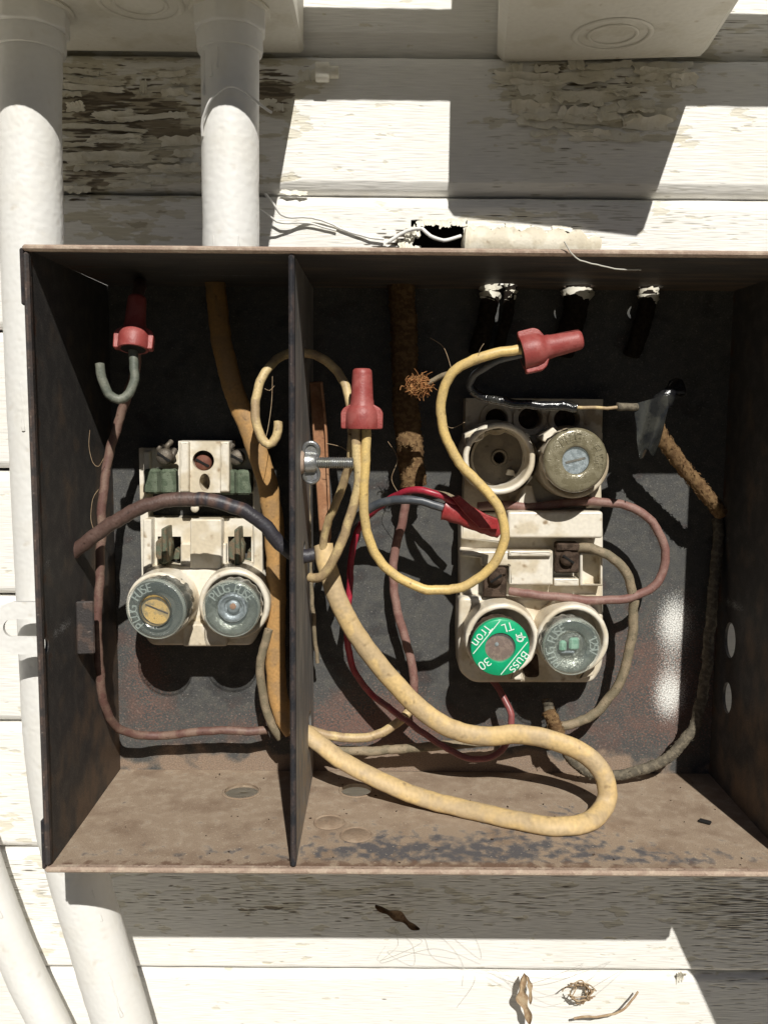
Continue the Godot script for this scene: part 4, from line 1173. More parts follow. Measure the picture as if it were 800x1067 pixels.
func build_right_blocks():
	# upper holder, with one empty socket
	var t := thing("fuse_holder", "dirty white porcelain fuse holder with one empty socket and three round recesses", "fuse holder", P(556, 530, 0), "porcelain fuse holders")
	put("base", rect_sheet(483, 416, 628, 532, 0.015, 0.0145, [[517, 436, 11, 10], [552, 436, 12, 11], [590, 437, 13, 11], [520, 478, 27, 27], [597, 482, 27, 27]]).mesh(), M.porcelain_old, t)
	put("recess_floor", rect_sheet(484, 417, 627, 531, 0.0035, 0.002, []).mesh(), M.lug, t)
	for q in [[517, 436, 17, 12], [552, 436, 18, 13], [590, 437, 19, 14]]:
		var c := P(q[0], q[1], 0.017)
		c.z = 0
		put("recess_rim", lathe([[px_size(q[2], 0.016), 0.015], [px_size(q[2] - 1, 0.016), 0.0165], [px_size(q[3], 0.016), 0.0165], [px_size(q[3] - 1, 0.016), 0.010]], c, Vector3(0, 0, 1), 36).mesh(), M.porcelain_old, t)
	socket_ring(520, 478, 37.0, 31.0, 0.010, 0.037, M.porcelain, t)
	socket_ring(598, 483, 36.0, 30.5, 0.010, 0.034, M.porcelain_old, t)
	var sc := P(520, 477, 0.012)
	sc.z = 0
	put("socket_floor", lathe([[px_size(33, 0.012), 0.032], [px_size(32, 0.012), 0.020], [px_size(29, 0.012), 0.0135], [px_size(20, 0.012), 0.0115], [px_size(9, 0.012), 0.0112], [px_size(8, 0.012), 0.0122], [px_size(6, 0.012), 0.0120], [px_size(5.5, 0.012), 0.003]], sc, Vector3(0, 0, 1), 56).mesh(), M.socket_floor, t)
	put("contact_tab", block([[529, 489], [535, 490], [537, 496], [527, 495]], 0.010, 0.0150, 0.0005, 0.0004), M.porcelain, t)
	# upstanding ears between the sockets
	for q in [[[484, 452], [497, 446], [505, 450], [503, 458], [492, 462], [484, 470]], [[541, 455], [548, 450], [553, 455], [545, 459]], [[563, 455], [576, 445], [583, 452], [581, 458], [573, 462], [565, 460]], [[562, 470], [570, 468], [570, 486], [566, 498], [562, 486]]]:
		put("ear", block(q, 0.014, 0.0325, 0.0008, 0.0010), M.porcelain, t)
	put("foot", block([[546, 505], [554, 505], [560, 528], [536, 528]], 0.014, 0.022, 0.0008, 0.0010), M.porcelain, t)
	put("foot", block([[616, 502], [626, 498], [627, 530], [610, 530]], 0.014, 0.022, 0.0008, 0.0010), M.porcelain, t)
	plug_fuse(600, 480, 0.0520, 33.5, Vector3(0.06, -0.03, 0), "cloudy olive glass plug fuse beside the empty socket", "olive")
	# lower holder
	var u := thing("fuse_holder", "long white porcelain fuse holder with dark terminal plates and a green-labelled fuse", "fuse holder", P(553, 712, 0), "porcelain fuse holders")
	put("base", block(rect(479, 534, 628, 640), 0.0005, 0.0150, 0.001, 0.001), M.porcelain, u)
	put("bar", block([[529, 533], [628, 533], [628, 561], [529, 561]], 0.014, 0.0300, 0.0018, 0.0016), M.porcelain, u)
	put("bar", block([[480, 543], [530, 547], [530, 567], [480, 562]], 0.014, 0.0215, 0.001, 0.0012), M.porcelain, u)
	# second bar, notched for the two terminal plates
	put("bar", block([[480, 574], [576, 574], [576, 610], [530, 610], [530, 590], [501, 590], [501, 582], [480, 580]], 0.014, 0.0245, 0.001, 0.0014), M.porcelain, u)
	put("bar", block([[604, 575], [628, 577], [628, 611], [604, 611]], 0.014, 0.0245, 0.001, 0.0014), M.porcelain, u)
	put("bar", block(rect(577, 603, 603, 611), 0.014, 0.0240, 0.0008, 0.001), M.porcelain, u)
	put("bar", block(rect(530, 574, 574, 580), 0.0245, 0.0275, 0.0006, 0.001), M.porcelain, u)
	put("body", block([[478, 622], [628, 622], [629, 660], [628, 695], [618, 712], [492, 712], [478, 700], [477, 660]], 0.0005, 0.0225, 0.004, 0.0025), M.porcelain, u)
	put("foot", block([[536, 690], [541, 690], [546, 709], [530, 709]], 0.02, 0.030, 0.0008, 0.001), M.porcelain, u)
	put("foot", block([[610, 694], [621, 688], [618, 704], [602, 709]], 0.02, 0.028, 0.0008, 0.001), M.porcelain, u)
	put("painted_recess", block([[541, 680], [560, 680], [562, 706], [546, 706]], 0.021, 0.0228, 0.003, 0.0004), M.lug, u)  # raised dark patch drawn in place of a shaded hollow
	socket_ring(523, 667, 38.5, 32.5, 0.012, 0.037, M.porcelain, u)
	socket_ring(597, 667, 37.5, 31.5, 0.012, 0.039, M.porcelain, u)
	for q in [[590, 583, 25, 33, 582], [515, 608, 24, 34, 602]]:
		var p := put("terminal_plate", chamfer_box(P(q[0], q[1], 0.0235), Vector3(px_size(q[2], 0.02), px_size(q[3] - 6, 0.02), 0.0045), 0.0008).mesh(), M.lug, u)
		put("plate_lip", chamfer_box(P(q[0], q[1] - 14, 0.0225), Vector3(px_size(q[2] - 2, 0.02), px_size(8, 0.02), 0.010), 0.0008).mesh(), M.lug, p)
		screw_head(P(q[0] + 1, q[4], 0.0270), 0.0042, M.lug, u, -0.6 if q[0] > 550 else 0.6, "terminal_screw")
	plug_fuse(521, 675, 0.0530, 31.0, Vector3(0.02, -0.03, 0), "plug fuse with a bright green printed label ring", "green")
	plug_fuse(595.5, 674.5, 0.0535, 31.0, Vector3(0.02, -0.02, 0), "clear glass plug fuse with pale green metal inside, next to the green label", "verdigris")

# ------------------------------------------------------------------ wires
func wire(label: String, a: Array, rpx: float, m: Material, zref := 0.04, group := "loose wires in the fuse box", flat := 1.0, rough := 0.03, called := "wire", category := "wire", col = null) -> MeshInstance3D:
	return solo(called, tube(on_floor(pts(a), a, px_size(rpx, zref) * flat + 0.0002) if zref > 0.012 else pts(a), px_size(rpx, zref), 14, flat, Vector3(0, 0, 1), 0.0022, col, rough).mesh(), m, label, category, group)

func wire_nut(at: Vector3, axis: Vector3, wing: Vector3, s: float, label: String):
	# axis points from the open skirt to the tip
	var t := thing("wire_nut", label, "wire connector", at, "red twist-on wire connectors")
	put("body", lathe([[0.0050, 0.0], [0.0080, 0.0], [0.0083, 0.0012], [0.0082, 0.0070], [0.0076, 0.0095], [0.0066, 0.0110], [0.0060, 0.0118], [0.0059, 0.0140], [0.0056, 0.0150], [0.0050, 0.0275], [0.0047, 0.0292], [0.0038, 0.0300], [0.0, 0.0302]].map(func(q): return [q[0] * s, q[1] * s]), at, axis, 36).mesh(), M.nut_red, t)
	axis = axis.normalized()
	wing = (wing - axis * wing.dot(axis)).normalized()
	var bs := Basis(wing, axis, wing.cross(axis))
	for sg in [1.0, -1.0]:
		var o := PackedVector2Array([Vector2(0.004, 0.0), Vector2(0.0104, 0.0), Vector2(0.0106, 0.0080), Vector2(0.0092, 0.0104), Vector2(0.0055, 0.0125)])
		for i in o.size(): o[i] = Vector2(o[i].x * sg, o[i].y) * s
		var mb := prism(round_poly(o, 0.001 * s), -0.0021 * s, 0.0021 * s, 0.0007 * s)
		for i in mb.v.size():
			mb.v[i] = at + bs * mb.v[i]
			mb.n[i] = (bs * mb.n[i]).normalized()
		put("wing", mb.mesh(), M.nut_red, t)
	# the dark mouth where the wires go in
	put("mouth", lathe([[0.0, -0.0001], [0.0066 * s, -0.0001]], at, axis, 24).mesh(), M.dark, t)

func build_wires():
	# ---- narrow compartment
	wire("brown wire running down the dividing wall's far side and along the box floor", [[141, 356, 0.074], [142, 380, 0.062], [132, 415, 0.050], [117, 462, 0.048], [108, 515, 0.050], [106, 560, 0.050], [104, 605, 0.050], [102, 650, 0.050], [104, 700, 0.047], [110, 738, 0.040], [126, 760, 0.028], [160, 767, 0.018], [200, 763, 0.020], [238, 761, 0.021], [262, 762, 0.020], [279, 761, 0.018]], 4.6, M.wire_brown)
	wire("short grey-green wire bent into a hook under a red connector", [[104, 379, 0.084], [106, 394, 0.084], [114, 410, 0.083], [125, 417, 0.082], [135, 410, 0.081], [140, 395, 0.080], [140, 378, 0.079], [138, 362, 0.078]], 4.7, M.wire_lead, 0.08)
	wire_nut(P(139, 364, 0.080), Vector3(0.02, 1.0, -0.30), Vector3(1, -0.22, 0), 0.90, "red wire connector above the hooked grey-green wire")
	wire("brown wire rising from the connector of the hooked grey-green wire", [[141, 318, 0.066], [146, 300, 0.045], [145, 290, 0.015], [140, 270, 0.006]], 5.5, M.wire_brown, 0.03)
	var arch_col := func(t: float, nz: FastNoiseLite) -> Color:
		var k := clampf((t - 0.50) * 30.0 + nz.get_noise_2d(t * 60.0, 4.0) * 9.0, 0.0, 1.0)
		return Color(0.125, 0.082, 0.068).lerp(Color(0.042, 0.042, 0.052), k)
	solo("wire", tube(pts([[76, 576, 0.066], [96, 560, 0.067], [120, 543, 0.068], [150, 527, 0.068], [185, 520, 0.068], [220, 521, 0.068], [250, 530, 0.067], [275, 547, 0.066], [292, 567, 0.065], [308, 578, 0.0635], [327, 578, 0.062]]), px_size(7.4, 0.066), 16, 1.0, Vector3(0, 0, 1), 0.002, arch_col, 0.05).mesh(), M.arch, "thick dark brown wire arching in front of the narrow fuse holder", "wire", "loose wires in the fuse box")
	wire("broad ochre cable descending behind the narrow fuse holder", [[222, 270, 0.010], [227, 320, 0.022], [234, 370, 0.032], [247, 415, 0.036], [264, 458, 0.036], [279, 505, 0.034], [286, 560, 0.030], [288, 620, 0.028], [287, 680, 0.027], [290, 725, 0.027], [297, 748, 0.028], [306, 762, 0.030]], 10.5, M.cable_ochre, 0.03, "loose wires in the fuse box", 0.62, 0.03, "cable", "cable")
	wire("cream wire end bent into a hook beside the dividing plate", [[366, 452, 0.068], [365, 425, 0.060], [357, 396, 0.054], [340, 376, 0.053], [318, 367, 0.054], [300, 368, 0.056], [284, 378, 0.060], [272, 398, 0.064], [266, 425, 0.066], [270, 450, 0.067], [280, 463, 0.067], [288, 455, 0.067], [290, 439, 0.066]], 4.6, M.wire_cream, 0.06)
	wire("dusty tan wire rising behind the clear glass fuse of the narrow holder", [[280, 655, 0.030], [272, 690, 0.030], [274, 725, 0.029], [283, 755, 0.028], [292, 768, 0.026]], 4.6, M.wire_olive, 0.03)
	var red_col := func(t: float, nz: FastNoiseLite) -> Color:
		return Color(0.44, 0.03, 0.055).lerp(Color(0.33, 0.10, 0.095), clampf((t - 0.5) * 9.0 + nz.get_noise_2d(t * 30.0, 2.0), 0.0, 1.0))
	# ---- wide compartment: the big looped cable and its cores
	wire("fat dusty yellow cable making a long hairpin loop over the box floor", [[337, 568, 0.040], [341, 590, 0.043], [350, 620, 0.045], [366, 652, 0.045], [388, 684, 0.044], [414, 715, 0.043], [442, 742, 0.043], [472, 760, 0.044], [505, 767, 0.045], [540, 765, 0.047], [578, 772, 0.050], [612, 788, 0.053], [630, 812, 0.056], [630, 838, 0.059], [611, 857, 0.060], [578, 861, 0.060], [535, 854, 0.058], [480, 842, 0.054], [430, 828, 0.049], [385, 808, 0.043], [350, 788, 0.037], [322, 766, 0.032], [306, 756, 0.030]], 10.3, M.cable_yellow, 0.045, "loose wires in the fuse box", 0.74, 0.018, "cable", "cable")
	wire("cream wire hanging from the upright red connector with a hooked lower end", [[371, 446, 0.073], [372, 475, 0.073], [374, 500, 0.072], [369, 525, 0.070], [361, 550, 0.068], [352, 574, 0.066], [342, 592, 0.063], [332, 602, 0.060], [324, 602, 0.057]], 5.0, M.wire_cream, 0.07)
	wire("yellow wire sweeping in a big S from the upright red connector to the level one", [[381, 446, 0.074], [381, 480, 0.074], [379, 520, 0.072], [382, 552, 0.070], [393, 580, 0.068], [412, 600, 0.067], [440, 613, 0.067], [472, 614, 0.068], [500, 602, 0.070], [519, 580, 0.072], [526, 555, 0.074], [519, 529, 0.075], [500, 505, 0.075], [478, 482, 0.075], [464, 455, 0.076], [459, 425, 0.077], [464, 400, 0.079], [480, 382, 0.081], [505, 371, 0.083], [543, 364, 0.084]], 5.0, M.wire_yellow, 0.073)
	wire("tan wire leaning behind the upright red connector", [[366, 452, 0.068], [365, 478, 0.064], [358, 505, 0.058], [348, 530, 0.052], [339, 552, 0.046], [336, 575, 0.042]], 4.4, M.wire_cream, 0.06)
	wire_nut(P(377, 447, 0.074), Vector3(0.0, 1.0, -0.03), Vector3(1, 0, 0.05), 0.98, "red wire connector standing upright over two yellow wires")
	wire_nut(P(543, 368, 0.084), Vector3(1.0, 0.24, 0.0), Vector3(0.12, -1, 0.12), 0.98, "red wire connector lying level above the porcelain holders")
	solo("sheath_strip", prism(round_poly(poly([[322, 398], [336, 397], [341, 450], [344, 520], [345, 560], [337, 590], [333, 560], [329, 500], [325, 440]], 0.030), 0.001), 0.027, 0.031, 0.0012).mesh(), M.strip, "flat orange-brown strip of cable sheathing standing beside the dividing plate", "cable sheath")
	wire("thin grey wire hugging the dividing plate", [[321, 500, 0.03], [322, 540, 0.03], [324, 600, 0.028], [327, 650, 0.024], [331, 690, 0.018]], 2.2, M.wire_olive, 0.03)
	wire("red wire from the taped splice looping under the yellow cable to the green fuse", [[484, 534, 0.050], [470, 522, 0.052], [450, 513, 0.053], [428, 511, 0.050], [410, 518, 0.042], [390, 532, 0.030], [374, 550, 0.024], [366, 580, 0.024], [364, 620, 0.026], [361, 650, 0.028], [366, 690, 0.020], [384, 720, 0.018], [412, 742, 0.020], [440, 763, 0.022], [466, 780, 0.024], [492, 791, 0.025], [515, 787, 0.026], [530, 770, 0.026], [532, 745, 0.024], [522, 722, 0.018], [510, 705, 0.012]], 3.6, M.wire_red, 0.04, "loose wires in the fuse box", 1.0, 0.03, "wire", "wire", red_col)
	wire("charcoal wire running into the red taped splice", [[352, 562, 0.020], [362, 548, 0.028], [378, 535, 0.036], [398, 524, 0.043], [420, 520, 0.048], [445, 524, 0.050], [478, 534, 0.050]], 4.6, M.wire_grey, 0.045)
	wire("grey-tan wire end behind the red taped splice", [[430, 508, 0.024], [450, 514, 0.034], [470, 519, 0.042], [486, 530, 0.046]], 3.8, M.wire_olive, 0.04)
	# splice wrapped in red tape
	var sp := thing("taped_splice", "splice wrapped in creased red tape, a red and a charcoal wire entering it", "wire splice", P(495, 538, 0.05))
	put("wrap", tube(pts([[463, 530, 0.050], [472, 533, 0.0505], [490, 540, 0.051], [508, 548, 0.051], [521, 553, 0.050]]), func(k): return lerpf(0.0062, 0.0046, k), 16, 0.72, Vector3(0, 0, 1), 0.0015, null, 0.10).mesh(), M.tape_red, sp)
	put("tape_fold", prism(round_poly(poly([[470, 518], [479, 517], [492, 528], [508, 537], [519, 541], [519, 552], [500, 551], [484, 536]], 0.058), 0.0008), 0.0545, 0.0575, 0.0006).mesh(), M.tape_red, sp)
	wire("dusty brown wire falling from the woven cable", [[424, 512, 0.020], [420, 540, 0.018], [412, 570, 0.016], [409, 595, 0.016], [412, 625, 0.016], [419, 655, 0.016], [427, 685, 0.016], [431, 715, 0.015], [430, 740, 0.012]], 4.6, M.wire_pink, 0.016)
	braid = 0.09
	solo("woven_cable", fuzz(tube(pts([[418, 280, 0.012], [420, 340, 0.014], [422, 400, 0.018], [425, 447, 0.021], [428, 475, 0.023], [431, 506, 0.024]]), px_size(13.0, 0.02), 28, 0.8, Vector3(0, 0, 1), 0.0006, null, 0.09), pts([[418, 280, 0.012], [420, 340, 0.014], [422, 400, 0.018], [425, 447, 0.021], [428, 475, 0.023], [431, 506, 0.024]]), px_size(13.0, 0.02), 220).mesh(), M.woven, "fat brown woven cloth cable hanging down with a ragged cut end", "cable", "cloth covered cables")
	braid = 0.0
	# frayed end and the thin wire leaving it
	wire("thin brown wire leaving the frayed orange tuft", [[436, 403, 0.070], [452, 396, 0.072], [470, 388, 0.075], [486, 381, 0.078], [505, 374, 0.079]], 2.6, M.wire_olive, 0.075)
	var fr := MB.new()
	tube(pts([[428, 404, 0.070], [436, 402, 0.070], [446, 399, 0.071]]), 0.0022, 9, 1.0, Vector3(0, 0, 1), 0.001, null, 0.5, fr)
	for i in 340:
		var c := P(437 + rng.randfn(0, 5.6), 402 + rng.randfn(0, 4.6), 0.070 + rng.randfn(0, 0.0022))
		var d := Vector3(rng.randfn(0, 1), rng.randfn(0, 1), rng.randfn(0, 0.7)).normalized() * rng.randf_range(0.0010, 0.0028)
		var e := Vector3(rng.randfn(0, 1), rng.randfn(0, 1), rng.randfn(0, 1)) * 0.0007
		tube([c - d, c + e, c + d], rng.randf_range(0.00012, 0.0003), 4, 1.0, Vector3(0.3, 0.7, 0.5), 0.0012, null, 0.0, fr)
	solo("frayed_tuft", fr.mesh(), M.fray, "tuft of frayed orange cloth insulation on a thin wire", "cloth insulation")
	# pinkish loop and olive loop beside the long holder
	wire("dusty pink-brown wire looping out beyond the porcelain and back to a terminal plate", [[498, 528, 0.020], [520, 526, 0.022], [560, 527, 0.021], [600, 523, 0.024], [632, 523, 0.028], [660, 530, 0.030], [681, 547, 0.031], [692, 572, 0.031], [690, 597, 0.031], [676, 615, 0.031], [650, 624, 0.030], [615, 625, 0.030], [580, 622, 0.030], [545, 618, 0.029], [530, 616, 0.027]], 4.5, M.wire_pink, 0.03)
	wire("cloth covered olive-grey wire curving down from the upper terminal plate", [[602, 571, 0.024], [616, 572, 0.027], [636, 580, 0.029], [652, 597, 0.030], [659, 622, 0.029], [659, 650, 0.028], [654, 682, 0.027], [644, 712, 0.026], [626, 738, 0.025], [602, 752, 0.024], [570, 761, 0.022], [530, 770, 0.020], [480, 775, 0.018], [430, 779, 0.016], [385, 782, 0.016], [350, 781, 0.016], [322, 774, 0.016]], 5.0, M.wire_olive, 0.027, "loose wires in the fuse box", 1.0, 0.06)
	wire("grey-tan wire low on the back panel beside the dividing plate", [[320, 760, 0.022], [345, 767, 0.021], [372, 769, 0.020], [398, 763, 0.018], [420, 748, 0.016], [432, 735, 0.014]], 4.8, M.wire_cream, 0.02)
	braid = 0.09
	solo("woven_cable", fuzz(tube(pts([[748, 540, 0.003], [746, 580, 0.008], [742, 625, 0.012], [736, 690, 0.014], [727, 745, 0.016], [714, 770, 0.018], [694, 790, 0.019], [668, 803, 0.020], [640, 808, 0.020], [615, 805, 0.020], [596, 793, 0.022], [584, 775, 0.024], [574, 750, 0.022], [570, 728, 0.018]]), px_size(5.6, 0.02), 28, 1.0, Vector3(0, 0, 1), 0.0006, null, 0.10), pts([[748, 540, 0.003], [746, 580, 0.008], [742, 625, 0.012], [736, 690, 0.014], [727, 745, 0.016], [714, 770, 0.018], [694, 790, 0.019], [668, 803, 0.020], [640, 808, 0.020], [615, 805, 0.020], [596, 793, 0.022], [584, 775, 0.024], [574, 750, 0.022], [570, 728, 0.018]]), px_size(5.6, 0.02), 120).mesh(), M.woven_grey, "thin grey woven cable curving from the shadowed corner across the floor", "cable", "cloth covered cables")
	braid = 0.0
	braid = 0.09
	solo("cable_end", fuzz(tube(pts([[571, 741, 0.030], [576, 752, 0.031], [583, 768, 0.031]]), px_size(6.6, 0.03), 28, 1.0, Vector3(0, 0, 1), 0.0006, null, 0.18), pts([[571, 741, 0.030], [576, 752, 0.031], [583, 768, 0.031]]), px_size(6.6, 0.03), 60).mesh(), M.woven, "short stub of ragged brown cloth cable under the clear glass fuse", "cable", "cloth covered cables")
	braid = 0.0
	braid = 0.09
	solo("woven_cable", fuzz(tube(pts([[682, 440, 0.036], [692, 460, 0.034], [706, 480, 0.032], [722, 499, 0.030], [740, 521, 0.028], [750, 534, 0.022]]), px_size(7.0, 0.03), 28, 1.0, Vector3(0, 0, 1), 0.0006, null, 0.20), pts([[682, 440, 0.036], [692, 460, 0.034], [706, 480, 0.032], [722, 499, 0.030], [740, 521, 0.028], [750, 534, 0.022]]), px_size(7.0, 0.03), 320).mesh(), M.woven, "frayed brown cloth cable slanting down behind the flap of black tape", "cable", "cloth covered cables")
	braid = 0.0
	# taped wire from the level connector to the flap
	wire("grey wire curling from the level red connector into black tape", [[545, 369, 0.083], [525, 374, 0.080], [507, 381, 0.076], [494, 391, 0.070], [489, 401, 0.066], [494, 408, 0.064]], 3.6, M.wire_grey, 0.075)
	wire("shiny black taped wire running level above the sockets", [[492, 407, 0.064], [502, 413, 0.063], [520, 418, 0.062], [545, 422, 0.062], [570, 423, 0.062], [585, 423, 0.062], [600, 425, 0.062]], 4.7, M.tape_black, 0.062, "loose wires in the fuse box", 0.9, 0.16)
	wire("bare brown wire between the black tape and the tape flap", [[598, 425, 0.062], [615, 424, 0.061], [632, 425, 0.060], [646, 424, 0.060]], 1.7, M.wire_cream, 0.06)
	wire("stub of crumbling cloth insulation before the tape flap", [[642, 424, 0.060], [652, 424, 0.059], [664, 423, 0.058]], 4.0, M.woven_grey, 0.06, "loose wires in the fuse box", 1.0, 0.2)
	# flap of tape
	var fl := thing("tape_flap", "loose flap of shiny dusty black tape hanging from a wrapped wire end", "tape", P(680, 445, 0.056))
	var mb := MB.new()
	var outline := [[[660, 421], [695, 411]], [[661, 432], [696, 424]], [[663, 446], [693, 436]], [[663, 458], [690, 449]], [[664, 468], [687, 460]], [[666, 478], [681, 475]]]
	var ids := []
	for j in outline.size():
		var row := []
		for i in 9:
			var u := i / 8.0
			var v := j / 5.0
			var zz := 0.057 + 0.0035 * sin(u * 5.0 + v * 2.2) * (0.4 + v) + 0.002 * u
			var yy: float = lerpf(outline[j][0][1], outline[j][1][1], u)
			if j == 5: yy -= 9.0 * exp(-pow((u - 0.55) / 0.2, 2.0))
			row.append(P(lerpf(outline[j][0][0], outline[j][1][0], u), yy, zz))
		ids.append(row)
	grid_sheet(mb, ids, 0.0003)
	put("tape", mb.mesh(), M.tape_flag, fl)
	put("knot", tube(pts([[688, 424, 0.052], [694, 413, 0.052], [700, 406, 0.050], [708, 403, 0.048]]), func(k): return 0.0042 + 0.0012 * sin(k * 9.0), 12, 0.8, Vector3(0, 0, 1), 0.001, null, 0.25).mesh(), M.tape_black, fl)
	# cables that come through the top knockouts
	for q in [[0.0600, 0.0050, "thick shade-coloured cloth cable entering the box top with a white painted neck"], [0.0710, 0.0032, "thin shade-coloured cable entering the box top beside a thicker one"], [0.1080, 0.0066, "shade-coloured cloth cable entering the box top above the level red connector"], [0.1475, 0.0048, "shade-coloured cloth cable entering the box top above the tape flap"]]:
		var ct := thing("cable", q[2], "cable", Vector3(q[0], T, 0.010), "cables entering the box top")
		put("jacket", tube([Vector3(q[0], T + 0.012, 0.008), Vector3(q[0], T - 0.004, 0.009), Vector3(q[0] - 0.003, T - 0.022, 0.008), Vector3(q[0] - 0.006, T - 0.036, 0.002)], q[1], 14, 1.0, Vector3(0, 0, 1), 0.0015, null, 0.14).mesh(), M.woven_shade, ct)  # jacket darkened in colour to stand for the shade here
		put("painted_neck", tube([Vector3(q[0], T + 0.011, 0.008), Vector3(q[0], T - 0.004, 0.009), Vector3(q[0] - 0.0006, T - 0.0075, 0.0092)], q[1] * 1.10, 14, 1.0, Vector3(0, 0, 1), 0.0008, null, 0.55).mesh(), M.flake, ct)
	# wing nut on the dividing plate
	var w := thing("wing_nut_bolt", "shiny zinc wing nut on a threaded bolt through the dividing plate", "wing nut", P(313, 482, 0.080))
	var wc := P(322, 482, 0.080)
	var x0 := XP + 0.0002
	var th := [[0.0, -0.001]]
	var hx := 0.0
	while hx < 0.0255:
		th.append([0.0024, hx]); th.append([0.0029, hx + 0.00055]); th.append([0.0024, hx + 0.0011])
		hx += 0.0011
	th.append([0.0, 0.0258])
	put("bolt", lathe(th, Vector3(x0, wc.y, wc.z), Vector3.RIGHT, 20).mesh(), M.zinc, w)
	put("washer", lathe([[0.002, 0.0], [0.0058, 0.0], [0.0060, 0.0009], [0.0050, 0.0026], [0.002, 0.0028]], Vector3(x0, wc.y, wc.z), Vector3.RIGHT, 24).mesh(), M.rim_tan, w)
	put("hub", lathe([[0.0024, 0.003], [0.0052, 0.003], [0.0050, 0.0075], [0.0042, 0.0086], [0.0024, 0.0086]], Vector3(x0, wc.y, wc.z), Vector3.RIGHT, 28).mesh(), M.zinc, w)
	for sg in [1.0, -1.0]:
		var ring := []
		for i in 24:
			var a := TAU * i / 24.0
			ring.append(Vector3(x0 + 0.0058 + cos(a) * 0.0036, wc.y + sg * (0.0056 + sin(a) * 0.0042), wc.z + sg * 0.001 * sin(a)))
		ring.append(ring[0]); ring.append(ring[1])
		put("wing", tube(ring, 0.0011, 8, 1.0, Vector3(0, 0, 1), 0.001).mesh(), M.zinc, w)
		put("wing", lathe([[0.0034, -0.0005], [0.0034, 0.0005], [0.0, 0.0006]], Vector3(x0 + 0.0058, wc.y + sg * 0.0056, wc.z), Vector3(0, 0, 1), 24).mesh(), M.zinc, w)

func fuzz(mb: MB, p: Array, r: float, n: int) -> MB:      # loose fibres standing off worn cloth
	var path := smooth_path(p, 0.001)
	for i in n:
		var k := rng.randi_range(1, path.size() - 2)
		var d: Vector3 = (path[k + 1][0] - path[k - 1][0]).normalized()
		var a := rng.randf_range(0, TAU)
		var u := d.cross(Vector3(0, 0.3, 1)).normalized()
		var out := u * cos(a) + d.cross(u) * sin(a)
		var q: Vector3 = path[k][0] + out * r * 0.95
		var ln := rng.randf_range(0.0006, 0.0022)
		var bend := d * rng.randf_range(-1.0, 1.0) * ln
		tube([q, q + out * ln * 0.5 + bend * 0.5, q + out * ln * 0.6 + bend * 1.4], rng.randf_range(0.00009, 0.0002), 4, 1.0, Vector3(0.2, 0.9, 0.3), 0.002, null, 0.0, mb)
	return mb

func grid_sheet(mb: MB, g: Array, thick: float):
	for side in [1.0, -1.0]:
		var id := []
		for j in g.size():
			var row := []
			for i in g[j].size():
				var a: Vector3 = g[j][mini(i + 1, g[j].size() - 1)] - g[j][maxi(i - 1, 0)]
				var b: Vector3 = g[mini(j + 1, g.size() - 1)][i] - g[maxi(j - 1, 0)][i]
				var nn := a.cross(b).normalized()
				if nn.z < 0: nn = -nn
				row.append(mb.vert(g[j][i] + nn * thick * 0.5 * side, nn * side))
			id.append(row)
		for j in g.size() - 1:
			for i in g[j].size() - 1: mb.quad(id[j][i], id[j][i + 1], id[j + 1][i + 1], id[j + 1][i])

